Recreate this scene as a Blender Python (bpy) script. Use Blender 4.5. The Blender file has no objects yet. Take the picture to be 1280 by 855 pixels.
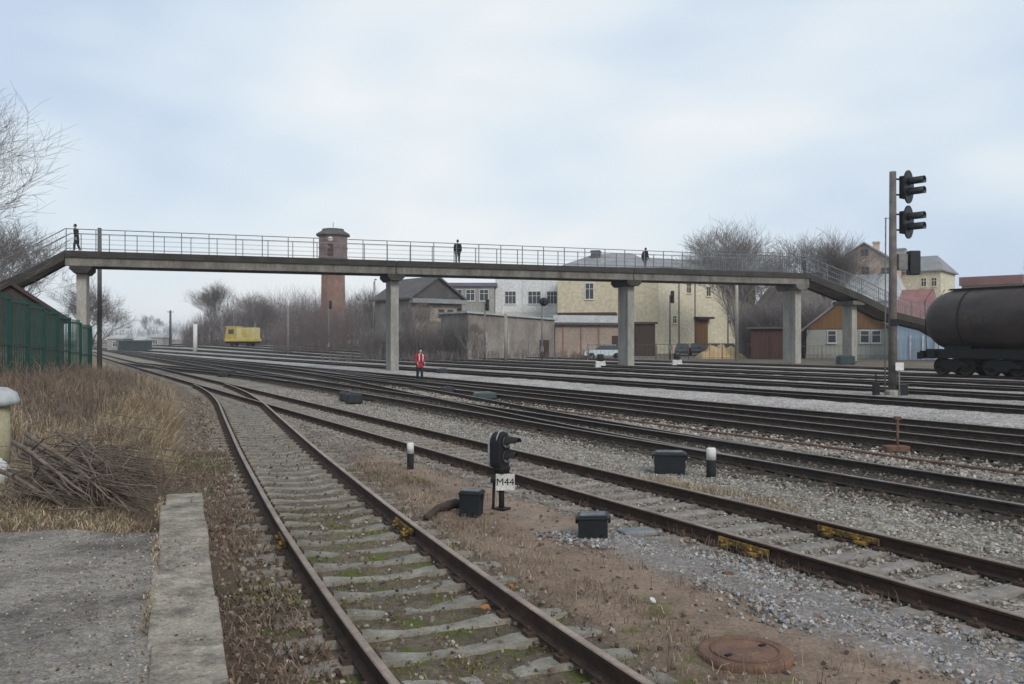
import bpy, bmesh, math, random
import numpy as np
from mathutils import Vector, Matrix

random.seed(7)
RNG = np.random.default_rng(7)
R = math.radians
S = bpy.context.scene
COL = S.collection

# ------------------------------------------------------------------ camera, sky, sun, exposure
CZ, F, HZ = 2.55, 1100.0, 425.0
cam_d = bpy.data.cameras.new('camera')
cam = bpy.data.objects.new('camera', cam_d); COL.objects.link(cam)
cam.location = (0, 0, CZ); cam.rotation_euler = (R(90), 0, 0)
cam_d.sensor_width = 36; cam_d.lens = 36 * F / 1280
cam_d.shift_y = -2.5 / 1280
cam_d.clip_start = 0.1; cam_d.clip_end = 8000
S.camera = cam

SUN_EL, SUN_AZ = 32.0, 150.0          # azimuth clockwise from +Y (view direction)
W = bpy.data.worlds.new('World'); S.world = W; W.use_nodes = True
nt = W.node_tree; N = nt.nodes; L = nt.links
N.clear()
out = N.new('ShaderNodeOutputWorld'); bg = N.new('ShaderNodeBackground')
bg.inputs['Strength'].default_value = 0.1
sky = N.new('ShaderNodeTexSky'); sky.sky_type = 'NISHITA'; sky.sun_disc = False
sky.sun_elevation = R(SUN_EL); sky.sun_rotation = R(SUN_AZ)
sky.air_density = 1.2; sky.dust_density = 2.5
tc = N.new('ShaderNodeTexCoord')
mp = N.new('ShaderNodeMapping'); mp.inputs['Scale'].default_value = (1.25, 1.25, 3.0); mp.inputs['Location'].default_value = (2.35, 0.9, 0.4)
n1 = N.new('ShaderNodeTexNoise'); n1.inputs['Scale'].default_value = 1.5; n1.inputs['Detail'].default_value = 3.2; n1.inputs['Roughness'].default_value = 0.48
n1.inputs['Distortion'].default_value = 0.15
r1 = N.new('ShaderNodeValToRGB')
r1.color_ramp.elements[0].position = 0.37; r1.color_ramp.elements[0].color = (4.3, 5.12, 6.35, 1)
r1.color_ramp.elements[1].position = 0.62; r1.color_ramp.elements[1].color = (6.6, 6.85, 7.0, 1)
e = r1.color_ramp.elements.new(0.50); e.color = (5.4, 6.12, 6.8, 1)
mx = N.new('ShaderNodeMix'); mx.data_type = 'RGBA'; mx.inputs['Factor'].default_value = 0.93
L.new(tc.outputs['Generated'], mp.inputs['Vector']); L.new(mp.outputs['Vector'], n1.inputs['Vector'])
L.new(n1.outputs['Fac'], r1.inputs['Fac'])
L.new(sky.outputs['Color'], mx.inputs['A']); L.new(r1.outputs['Color'], mx.inputs['B'])
L.new(mx.outputs['Result'], bg.inputs['Color']); L.new(bg.outputs['Background'], out.inputs['Surface'])

sun_d = bpy.data.lights.new('sun', 'SUN'); sun_d.energy = 1.3; sun_d.angle = R(18); sun_d.color = (1.0, 0.95, 0.88)
sun = bpy.data.objects.new('sun', sun_d); COL.objects.link(sun)
sd = Vector((math.sin(R(SUN_AZ)) * math.cos(R(SUN_EL)), math.cos(R(SUN_AZ)) * math.cos(R(SUN_EL)), math.sin(R(SUN_EL))))
sun.rotation_euler = sd.to_track_quat('Z', 'Y').to_euler()
S.view_settings.view_transform = 'Standard'; S.view_settings.look = 'None'
S.view_settings.gamma = 1; S.view_settings.use_curve_mapping = False
S.view_settings.exposure = 0.45

# ------------------------------------------------------------------ helpers
def sm(a, b, x):
    t = np.clip((np.asarray(x, float) - a) / (b - a), 0, 1); return t * t * (3 - 2 * t)
def px(x, Y): return (x - 640.0) / F * Y                 # lateral position of photo column x at distance Y
def pz(y, Y): return CZ - (y - HZ) / F * Y               # height of photo row y at distance Y

# near track centre line: photo-measured offsets from the second track
_cY = np.array([-30, -12, 0, 6.1, 11.3, 18.5, 27, 34, 40, 46, 52, 60, 400.])
_cX = np.array([2.6, 2.75, 2.98, 3.27, 3.92, 5.05, 6.5, 7.72, 8.55, 9.08, 9.28, 9.33, 9.33])
_fy = np.arange(-30, 400, 0.25)
_fx = np.interp(_fy, _cY, _cX)
_k = np.hanning(33); _k /= _k.sum()
_fx = np.convolve(np.pad(_fx, 16, mode='edge'), _k, mode='valid')
def t1_X(Y): return np.interp(Y, _fy, _fx) - 0.536 * np.asarray(Y, float)

TRK = [  # X0 at Y=0, tan of the direction
    (9.33, 0.536), (14.9, 0.536), (20.4, 0.56), (24.0, 0.585), (32.0, 0.604),
    (38.0, 0.604), (43.2, 0.604), (48.0, 0.604), (53.5, 0.604), (60.5, 0.604)]
def trk_lat(k, X, Y):
    x0, t = TRK[k]; return (X - (x0 - t * Y)) / math.sqrt(1 + t * t)
def t1_lat(X, Y): return (X - t1_X(Y)) * 0.90

def gz0(X, Y):
    X = np.asarray(X, float); Y = np.asarray(Y, float)
    Rr = X + 0.604 * Y
    z = 0.26 * sm(13, 29, Rr) + 0.0078 * np.clip(Rr - 27, 0, 48)
    z = z + 0.012 * np.clip(Y - 100, 0, 75) * sm(30, 48, Rr)
    z = z + 1.1 * sm(63.5, 70, Rr) * (1 - sm(-.03, .11, X / np.maximum(Y, 1.0))) * sm(40, 60, Y)
    return z
def bankz(X, Y):
    lat = -t1_lat(X, Y)
    z = 0.42 * sm(1.75, 3.0, lat)
    z = z + 1.15 * sm(3.6, 11, lat) * sm(15, 30, Y) * (1 - sm(60, 90, Y))
    return z
def gz(X, Y):
    return gz0(X, Y) + bankz(X, Y)
def g(X, Y): return float(gz(X, Y))

# ------------------------------------------------------------------ materials
def nodes_mat(name):
    m = bpy.data.materials.new(name); m.use_nodes = True
    b = m.node_tree.nodes['Principled BSDF']
    return m, m.node_tree, m.node_tree.nodes, m.node_tree.links, b
def mat(name, c1, c2=None, scale=3.0, rough=0.8, bump=0.0, bscale=30.0, metal=0.0, stretch=(1, 1, 1), contrast=0.25, rnd=0.12, spec=0.3):
    m, t, n, l, b = nodes_mat(name)
    if c2 is None: c2 = tuple(v * 0.7 for v in c1)
    tc = n.new('ShaderNodeTexCoord'); mp = n.new('ShaderNodeMapping'); mp.inputs['Scale'].default_value = stretch
    l.new(tc.outputs['Object'], mp.inputs['Vector'])
    a = n.new('ShaderNodeTexNoise'); a.inputs['Scale'].default_value = scale; a.inputs['Detail'].default_value = 6; a.inputs['Roughness'].default_value = 0.65
    l.new(mp.outputs['Vector'], a.inputs['Vector'])
    r = n.new('ShaderNodeValToRGB'); r.color_ramp.elements[0].position = 0.5 - contrast * 0.7; r.color_ramp.elements[1].position = 0.5 + contrast * 0.7
    r.color_ramp.elements[0].color = (*c2, 1); r.color_ramp.elements[1].color = (*c1, 1)
    l.new(a.outputs['Fac'], r.inputs['Fac'])
    f = n.new('ShaderNodeTexNoise'); f.inputs['Scale'].default_value = scale * 9; f.inputs['Detail'].default_value = 3
    l.new(mp.outputs['Vector'], f.inputs['Vector'])
    mr = n.new('ShaderNodeMapRange'); mr.inputs['From Min'].default_value = 0.3; mr.inputs['From Max'].default_value = 0.7
    mr.inputs['To Min'].default_value = 0.82; mr.inputs['To Max'].default_value = 1.16
    l.new(f.outputs['Fac'], mr.inputs['Value'])
    oi = n.new('ShaderNodeObjectInfo'); m2 = n.new('ShaderNodeMapRange'); m2.inputs['To Min'].default_value = 1 - rnd; m2.inputs['To Max'].default_value = 1 + rnd
    l.new(oi.outputs['Random'], m2.inputs['Value'])
    mu = n.new('ShaderNodeMath'); mu.operation = 'MULTIPLY'; l.new(mr.outputs['Result'], mu.inputs[0]); l.new(m2.outputs['Result'], mu.inputs[1])
    vm = n.new('ShaderNodeVectorMath'); vm.operation = 'SCALE'
    l.new(r.outputs['Color'], vm.inputs[0]); l.new(mu.outputs['Value'], vm.inputs['Scale'])
    l.new(vm.outputs['Vector'], b.inputs['Base Color'])
    b.inputs['Roughness'].default_value = rough; b.inputs['Metallic'].default_value = metal
    b.inputs['Specular IOR Level'].default_value = spec
    if bump:
        bt = n.new('ShaderNodeTexNoise'); bt.inputs['Scale'].default_value = bscale; bt.inputs['Detail'].default_value = 5
        l.new(mp.outputs['Vector'], bt.inputs['Vector'])
        bp = n.new('ShaderNodeBump'); bp.inputs['Strength'].default_value = bump; bp.inputs['Distance'].default_value = 0.02
        l.new(bt.outputs['Fac'], bp.inputs['Height']); l.new(bp.outputs['Normal'], b.inputs['Normal'])
    return m
def brick_mat(name, c1, c2, mortar, scale=4.0):
    m, t, n, l, b = nodes_mat(name)
    tc = n.new('ShaderNodeTexCoord'); mp = n.new('ShaderNodeMapping'); mp.inputs['Rotation'].default_value = (R(90), 0, 0)
    l.new(tc.outputs['Object'], mp.inputs['Vector'])
    k = n.new('ShaderNodeTexBrick'); k.inputs['Color1'].default_value = (*c1, 1); k.inputs['Color2'].default_value = (*c2, 1); k.inputs['Mortar'].default_value = (*mortar, 1)
    k.inputs['Scale'].default_value = scale; k.inputs['Mortar Size'].default_value = 0.012
    l.new(mp.outputs['Vector'], k.inputs['Vector'])
    f = n.new('ShaderNodeTexNoise'); f.inputs['Scale'].default_value = 0.9; f.inputs['Detail'].default_value = 8; f.inputs['Roughness'].default_value = 0.7
    l.new(tc.outputs['Object'], f.inputs['Vector'])
    mr = n.new('ShaderNodeMapRange'); mr.inputs['From Min'].default_value = 0.3; mr.inputs['From Max'].default_value = 0.7; mr.inputs['To Min'].default_value = 0.6; mr.inputs['To Max'].default_value = 1.25
    l.new(f.outputs['Fac'], mr.inputs['Value'])
    vm = n.new('ShaderNodeVectorMath'); vm.operation = 'SCALE'; l.new(k.outputs['Color'], vm.inputs[0]); l.new(mr.outputs['Result'], vm.inputs['Scale'])
    l.new(vm.outputs['Vector'], b.inputs['Base Color']); b.inputs['Roughness'].default_value = 0.9
    return m
def attr_mat(name, rough=0.9):
    m, t, n, l, b = nodes_mat(name)
    a = n.new('ShaderNodeVertexColor'); a.layer_name = 'col'
    l.new(a.outputs['Color'], b.inputs['Base Color']); b.inputs['Roughness'].default_value = rough
    b.inputs['Specular IOR Level'].default_value = 0.1
    return m
def ground_mat():
    m, t, n, l, b = nodes_mat('ground_mix')
    a = n.new('ShaderNodeVertexColor'); a.layer_name = 'col'
    ga = n.new('ShaderNodeAttribute'); ga.attribute_name = 'grav'
    ma = n.new('ShaderNodeAttribute'); ma.attribute_name = 'moss'
    tc = n.new('ShaderNodeTexCoord')
    def noise(s, d=5, r=0.6):
        x = n.new('ShaderNodeTexNoise'); x.inputs['Scale'].default_value = s; x.inputs['Detail'].default_value = d; x.inputs['Roughness'].default_value = r
        l.new(tc.outputs['Object'], x.inputs['Vector']); return x
    def rng(src, lo, hi, f0=0.3, f1=0.7):
        x = n.new('ShaderNodeMapRange'); x.inputs['From Min'].default_value = f0; x.inputs['From Max'].default_value = f1
        x.inputs['To Min'].default_value = lo; x.inputs['To Max'].default_value = hi; l.new(src, x.inputs['Value']); return x
    def mul(p, q):
        x = n.new('ShaderNodeMath'); x.operation = 'MULTIPLY'; l.new(p, x.inputs[0]); l.new(q, x.inputs[1]); return x
    big = rng(noise(0.35).outputs['Fac'], 0.78, 1.2); mid = rng(noise(2.3, 8, 0.7).outputs['Fac'], 0.68, 1.3); fine = rng(noise(28, 6, 0.75).outputs['Fac'], 0.6, 1.4)
    vo = n.new('ShaderNodeTexVoronoi'); vo.inputs['Scale'].default_value = 17; vo.inputs['Randomness'].default_value = 1
    l.new(tc.outputs['Object'], vo.inputs['Vector'])
    sep = n.new('ShaderNodeSeparateColor'); l.new(vo.outputs['Color'], sep.inputs['Color'])
    st = rng(sep.outputs['Red'], 0.55, 1.45, 0, 1)
    edge = rng(vo.outputs['Distance'], 1.1, 0.35, 0.25, 0.75)
    stone = mul(st.outputs['Result'], edge.outputs['Result'])
    mixf = n.new('ShaderNodeMix'); mixf.data_type = 'FLOAT'
    l.new(ga.outputs['Fac'], mixf.inputs['Factor']); l.new(fine.outputs['Result'], mixf.inputs['A']); l.new(stone.outputs['Value'], mixf.inputs['B'])
    tot = mul(mul(big.outputs['Result'], mid.outputs['Result']).outputs['Value'], mixf.outputs['Result'])
    vm = n.new('ShaderNodeVectorMath'); vm.operation = 'SCALE'; l.new(a.outputs['Color'], vm.inputs[0]); l.new(tot.outputs['Value'], vm.inputs['Scale'])
    # moss in patches
    mn = rng(noise(1.7, 6, 0.7).outputs['Fac'], 0, 1, 0.52, 0.62)
    mf = mul(mn.outputs['Result'], ma.outputs['Fac'])
    mm = n.new('ShaderNodeMix'); mm.data_type = 'RGBA'; mm.inputs['B'].default_value = (0.10, 0.12, 0.025, 1)
    l.new(mf.outputs['Value'], mm.inputs['Factor']); l.new(vm.outputs['Vector'], mm.inputs['A'])
    l.new(mm.outputs['Result'], b.inputs['Base Color'])
    b.inputs['Roughness'].default_value = 0.95; b.inputs['Specular IOR Level'].default_value = 0.15
    bp = n.new('ShaderNodeBump'); bp.inputs['Strength'].default_value = 0.7; bp.inputs['Distance'].default_value = 0.03
    l.new(mixf.outputs['Result'], bp.inputs['Height']); l.new(bp.outputs['Normal'], b.inputs['Normal'])
    return m

M = {}
M['ground'] = ground_mat()
M['leafcol'] = attr_mat('plant_colours')
M['stonecol'] = attr_mat('stone_colours')
M['rail_side'] = mat('rail_rust', (0.06, 0.036, 0.026), (0.026, 0.017, 0.014), 5, 0.85, 0.3, 60, stretch=(1, 1, 1))
M['rail_dark'] = mat('rail_dark_rust', (0.05, 0.038, 0.031), (0.024, 0.019, 0.016), 5, 0.85)
M['rail_top'] = mat('rail_worn_top', (0.22, 0.19, 0.17), (0.13, 0.10, 0.085), 2, 0.42, metal=0.35)
M['rail_top_rusty'] = mat('rail_rusty_top', (0.30, 0.235, 0.19), (0.17, 0.125, 0.098), 2, 0.5, metal=0.15)
M['sleeper_con'] = mat('sleeper_concrete', (0.285, 0.265, 0.23), (0.115, 0.104, 0.082), 4, 0.92, 0.4, 40, contrast=0.3)
M['sleeper_pale'] = mat('sleeper_weathered_grey', (0.30, 0.275, 0.25), (0.12, 0.105, 0.09), 4, 0.92, 0.4, 40, contrast=0.32)
M['sleeper_dark'] = mat('sleeper_tarred_wood', (0.06, 0.05, 0.04), (0.03, 0.025, 0.02), 4, 0.9, 0.3, 40)
M['clip'] = mat('fastener_rust', (0.08, 0.05, 0.035), (0.04, 0.027, 0.02), 8, 0.85)
M['yellow'] = mat('yellow_worn_paint', (0.30, 0.18, 0.03), (0.06, 0.042, 0.03), 14, 0.8, contrast=0.14)
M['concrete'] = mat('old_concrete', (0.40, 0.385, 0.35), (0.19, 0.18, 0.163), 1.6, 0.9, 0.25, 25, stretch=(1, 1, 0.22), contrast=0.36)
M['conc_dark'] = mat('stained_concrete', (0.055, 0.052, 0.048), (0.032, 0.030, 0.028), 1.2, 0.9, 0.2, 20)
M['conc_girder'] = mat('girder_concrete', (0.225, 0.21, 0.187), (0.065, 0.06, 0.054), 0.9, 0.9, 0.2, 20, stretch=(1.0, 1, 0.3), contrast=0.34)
M['conc_edge'] = mat('platform_edge_concrete', (0.225, 0.215, 0.19), (0.11, 0.105, 0.09), 1.8, 0.93, 0.5, 30, contrast=0.3)
M['asphalt'] = mat('old_asphalt', (0.135, 0.128, 0.12), (0.075, 0.071, 0.067), 2.2, 0.95, 1.0, 55, contrast=0.3)
def grain_mat(name, base, lo, hi, fine, coarse, stain, bumpd):
    m, t, n, l, b = nodes_mat(name); tc = n.new('ShaderNodeTexCoord')
    def nz(sc_, d, r_): 
        x = n.new('ShaderNodeTexNoise'); x.inputs['Scale'].default_value = sc_; x.inputs['Detail'].default_value = d; x.inputs['Roughness'].default_value = r_
        l.new(tc.outputs['Object'], x.inputs['Vector']); return x
    def mr(src, a, c, f0, f1):
        x = n.new('ShaderNodeMapRange'); x.inputs['From Min'].default_value = f0; x.inputs['From Max'].default_value = f1; x.inputs['To Min'].default_value = a; x.inputs['To Max'].default_value = c
        l.new(src, x.inputs['Value']); return x.outputs['Result']
    def mu(a, c):
        x = n.new('ShaderNodeMath'); x.operation = 'MULTIPLY'; l.new(a, x.inputs[0]); l.new(c, x.inputs[1]); return x.outputs['Value']
    vo = n.new('ShaderNodeTexVoronoi'); vo.inputs['Scale'].default_value = fine; l.new(tc.outputs['Object'], vo.inputs['Vector'])
    se = n.new('ShaderNodeSeparateColor'); l.new(vo.outputs['Color'], se.inputs['Color'])
    sp = mr(se.outputs['Red'], lo, hi, 0, 1); c1 = mr(nz(coarse, 7, .75).outputs['Fac'], .72, 1.28, .32, .68)
    st = mr(nz(stain, 9, .78).outputs['Fac'], .42, 1.14, .36, .56)
    tot = mu(mu(sp, c1), st)
    vm = n.new('ShaderNodeVectorMath'); vm.operation = 'SCALE'; vm.inputs[0].default_value = base; l.new(tot, vm.inputs['Scale'])
    l.new(vm.outputs['Vector'], b.inputs['Base Color']); b.inputs['Roughness'].default_value = .95; b.inputs['Specular IOR Level'].default_value = .15
    bp = n.new('ShaderNodeBump'); bp.inputs['Strength'].default_value = .6; bp.inputs['Distance'].default_value = bumpd; l.new(tot, bp.inputs['Height']); l.new(bp.outputs['Normal'], b.inputs['Normal'])
    return m
M['asphalt'] = grain_mat('old_gritty_asphalt', (0.205, 0.184, 0.162), .66, 1.36, 70, 9, 1.1, .01)
M['conc_edge'] = grain_mat('worn_edge_concrete', (0.275, 0.245, 0.20), .80, 1.18, 60, 6, 2.6, .014)
M['rail_paint'] = mat('railing_grey_paint', (0.18, 0.19, 0.207), (0.11, 0.117, 0.128), 3, 0.6)
M['black'] = mat('black_enamel', (0.012, 0.014, 0.016), (0.006, 0.007, 0.008), 5, 0.45, spec=0.4)
M['blackmatt'] = mat('matt_black', (0.014, 0.0145, 0.015), (0.008, 0.008, 0.0085), 5, 0.75)
M['boxblue'] = mat('dark_blue_black_box_paint', (0.016, 0.020, 0.025), (0.009, 0.011, 0.013), 5, 0.55)
M['lid'] = mat('grey_box_lid', (0.16, 0.175, 0.19), (0.05, 0.055, 0.06), 6, 0.6, contrast=0.2)
M['silver'] = mat('grey_signal_casing', (0.32, 0.34, 0.36), (0.16, 0.17, 0.18), 6, 0.5)
M['white'] = mat('white_paint', (0.66, 0.66, 0.645), (0.42, 0.41, 0.39), 4, 0.6)
M['lens'] = mat('signal_lens', (0.03, 0.03, 0.045), (0.01, 0.01, 0.02), 5, 0.12, spec=0.6)
M['rust'] = mat('rusty_iron', (0.17, 0.095, 0.062), (0.085, 0.05, 0.038), 5, 0.85, 0.4, 50)
M['postmetal'] = mat('grey_post', (0.20, 0.195, 0.19), (0.12, 0.115, 0.11), 3, 0.8)
M['polewood'] = mat('dark_pole', (0.10, 0.095, 0.095), (0.055, 0.05, 0.05), 2, 0.85, stretch=(1, 1, 0.2))
M['mast'] = mat('mast_concrete', (0.20, 0.185, 0.17), (0.085, 0.075, 0.068), 2.5, 0.9, 0.3, 30, contrast=0.3)
M['green'] = mat('green_fence_paint', (0.010, 0.062, 0.047), (0.006, 0.040, 0.031), 3, 0.5)
M['greenback'] = mat('green_dark_cloth', (0.008, 0.042, 0.034), (0.006, 0.03, 0.026), 1.5, 0.8)
M['cream'] = mat('cream_plaster', (0.60, 0.54, 0.395), (0.54, 0.48, 0.345), 0.25, 0.9)
M['creampale'] = mat('pale_cream_plaster', (0.66, 0.615, 0.485), (0.58, 0.535, 0.41), 0.3, 0.9)
M['whitewall'] = mat('white_plaster', (0.66, 0.68, 0.69), (0.54, 0.55, 0.56), 0.4, 0.9)
M['greywall'] = mat('grey_plaster', (0.34, 0.34, 0.325), (0.23, 0.225, 0.215), 0.5, 0.92, stretch=(1, 1, 0.4))
M['shedwall'] = mat('stained_shed_wall', (0.30, 0.275, 0.25), (0.12, 0.105, 0.097), 0.7, 0.92, contrast=0.32, stretch=(1, 1, 0.5))
M['pinkwall'] = mat('pinkish_shed_wall', (0.36, 0.30, 0.25), (0.25, 0.205, 0.175), 0.5, 0.92)
M['roofgrey'] = mat('grey_sheet_roof', (0.255, 0.265, 0.27), (0.18, 0.185, 0.19), 0.6, 0.75)
M['roofpale'] = mat('pale_sheet_roof', (0.42, 0.44, 0.45), (0.30, 0.31, 0.32), 0.6, 0.7)
M['roofdark'] = mat('dark_slate_roof', (0.105, 0.10, 0.10), (0.07, 0.067, 0.067), 0.8, 0.85)
M['roofmoss'] = mat('mottled_old_roof', (0.155, 0.135, 0.122), (0.075, 0.066, 0.062), 1.1, 0.95, contrast=0.35)
M['roofred'] = mat('faded_red_roof', (0.30, 0.155, 0.145), (0.20, 0.105, 0.10), 0.7, 0.75)
M['roofbrown'] = mat('brown_felt_roof', (0.075, 0.052, 0.045), (0.045, 0.034, 0.03), 0.7, 0.9)
M['purple'] = mat('dull_purple_trim', (0.16, 0.14, 0.20), (0.12, 0.105, 0.15), 0.8, 0.8)
M['woodorange'] = mat('orange_brown_boards', (0.21, 0.115, 0.052), (0.13, 0.07, 0.034), 1.5, 0.8, stretch=(6, 6, 0.4))
M['housewall'] = mat('grey_green_boards', (0.36, 0.365, 0.33), (0.28, 0.285, 0.26), 1.2, 0.9, stretch=(0.4, 0.4, 6))
M['blueshed'] = mat('pale_blue_boards', (0.36, 0.46, 0.56), (0.26, 0.34, 0.43), 1.2, 0.85, stretch=(5, 5, 0.3))
M['garage'] = mat('dark_red_boards', (0.10, 0.05, 0.044), (0.055, 0.034, 0.031), 1.0, 0.85, stretch=(5, 5, 0.4))
M['darkdoor'] = mat('dark_brown_boards', (0.06, 0.04, 0.034), (0.04, 0.028, 0.025), 1.0, 0.85, stretch=(5, 5, 0.4))
M['glass'] = mat('dark_window_glass', (0.05, 0.06, 0.07), (0.03, 0.035, 0.042), 0.6, 0.15, spec=0.5)
M['frame'] = mat('window_frame_white', (0.62, 0.61, 0.58), (0.5, 0.49, 0.46), 1.5, 0.7)
M['brick'] = brick_mat('pinkish_brick', (0.54, 0.435, 0.345), (0.47, 0.37, 0.29), (0.50, 0.43, 0.36), 3)
M['towerbrick'] = brick_mat('tower_orange_brick', (0.25, 0.145, 0.105), (0.19, 0.11, 0.087), (0.22, 0.17, 0.15), 3)
M['towerhead'] = brick_mat('tower_purple_brick', (0.20, 0.125, 0.12), (0.15, 0.10, 0.10), (0.2, 0.16, 0.16), 3)
M['sand'] = mat('ochre_sand', (0.42, 0.31, 0.17), (0.30, 0.215, 0.115), 1.0, 0.95)
M['bark'] = mat('bare_bark', (0.085, 0.072, 0.066), (0.05, 0.043, 0.04), 2, 0.95)
M['twig'] = mat('bare_twigs', (0.215, 0.19, 0.183), (0.14, 0.124, 0.12), 0.5, 0.95)
M['twigred'] = mat('reddish_thicket_twigs', (0.20, 0.165, 0.16), (0.125, 0.103, 0.103), 0.15, 0.95)
M['tank'] = mat('tank_brown_black', (0.070, 0.047, 0.041), (0.010, 0.009, 0.010), 0.75, 0.55, contrast=0.34, stretch=(0.45, 1, 1), spec=0.4)
M['tankmark'] = mat('worn_tank_marking', (0.085, 0.07, 0.062), (0.035, 0.027, 0.025), 7, 0.8, contrast=0.1)
M['trolley'] = mat('yellow_trolley_paint', (0.52, 0.39, 0.09), (0.38, 0.28, 0.06), 1.2, 0.6)
M['trolleypale'] = mat('pale_yellow_panel', (0.52, 0.46, 0.23), (0.42, 0.36, 0.15), 1.2, 0.6)
M['carpale'] = mat('pale_blue_car_paint', (0.50, 0.58, 0.62), (0.44, 0.52, 0.56), 1, 0.3, spec=0.5)
M['cardark'] = mat('dark_green_car_paint', (0.02, 0.04, 0.042), (0.015, 0.03, 0.032), 1, 0.3, spec=0.5)
M['carblack'] = mat('black_car_paint', (0.012, 0.014, 0.018), (0.010, 0.012, 0.015), 1, 0.3, spec=0.5)
M['cargrey'] = mat('blue_grey_car_paint', (0.05, 0.07, 0.085), (0.04, 0.058, 0.07), 1, 0.3, spec=0.5)
M['tyre'] = mat('tyre_rubber', (0.02, 0.02, 0.02), (0.014, 0.014, 0.014), 3, 0.9)
M['steel'] = mat('wheel_steel', (0.035, 0.03, 0.028), (0.018, 0.016, 0.015), 3, 0.7, metal=0.2)
M['skin'] = mat('skin', (0.50, 0.33, 0.25), (0.45, 0.29, 0.22), 3, 0.6)
M['hair'] = mat('dark_hair', (0.02, 0.016, 0.013), (0.012, 0.01, 0.009), 8, 0.8)
M['clothblack'] = mat('black_cloth', (0.018, 0.019, 0.024), (0.012, 0.013, 0.016), 6, 0.9)
M['clothnavy'] = mat('navy_cloth', (0.022, 0.03, 0.05), (0.015, 0.02, 0.034), 6, 0.9)
M['clothgrey'] = mat('grey_cloth', (0.10, 0.105, 0.12), (0.07, 0.074, 0.085), 6, 0.9)
M['clothred'] = mat('red_vest', (0.36, 0.025, 0.04), (0.26, 0.016, 0.028), 5, 0.8)
M['reflect'] = mat('white_reflective_strip', (0.75, 0.72, 0.72), (0.65, 0.62, 0.62), 5, 0.5)
M['stoneslab'] = mat('blue_grey_slab', (0.22, 0.235, 0.25), (0.12, 0.125, 0.13), 4, 0.9, 0.4, 30)
M['conduit'] = mat('muddy_cable_hose', (0.075, 0.055, 0.045), (0.04, 0.032, 0.028), 6, 0.85)
M['branch'] = mat('cut_branch_bark', (0.205, 0.165, 0.13), (0.085, 0.064, 0.05), 6, 0.95, 0.4, 60)
M['litter'] = mat('white_litter', (0.6, 0.6, 0.58), (0.45, 0.44, 0.42), 6, 0.7)
M['orange_litter'] = mat('orange_leaf', (0.36, 0.15, 0.05), (0.25, 0.10, 0.035), 6, 0.8)
M['palepost'] = mat('yellowish_render', (0.40, 0.37, 0.25), (0.30, 0.27, 0.18), 3, 0.85)

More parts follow.
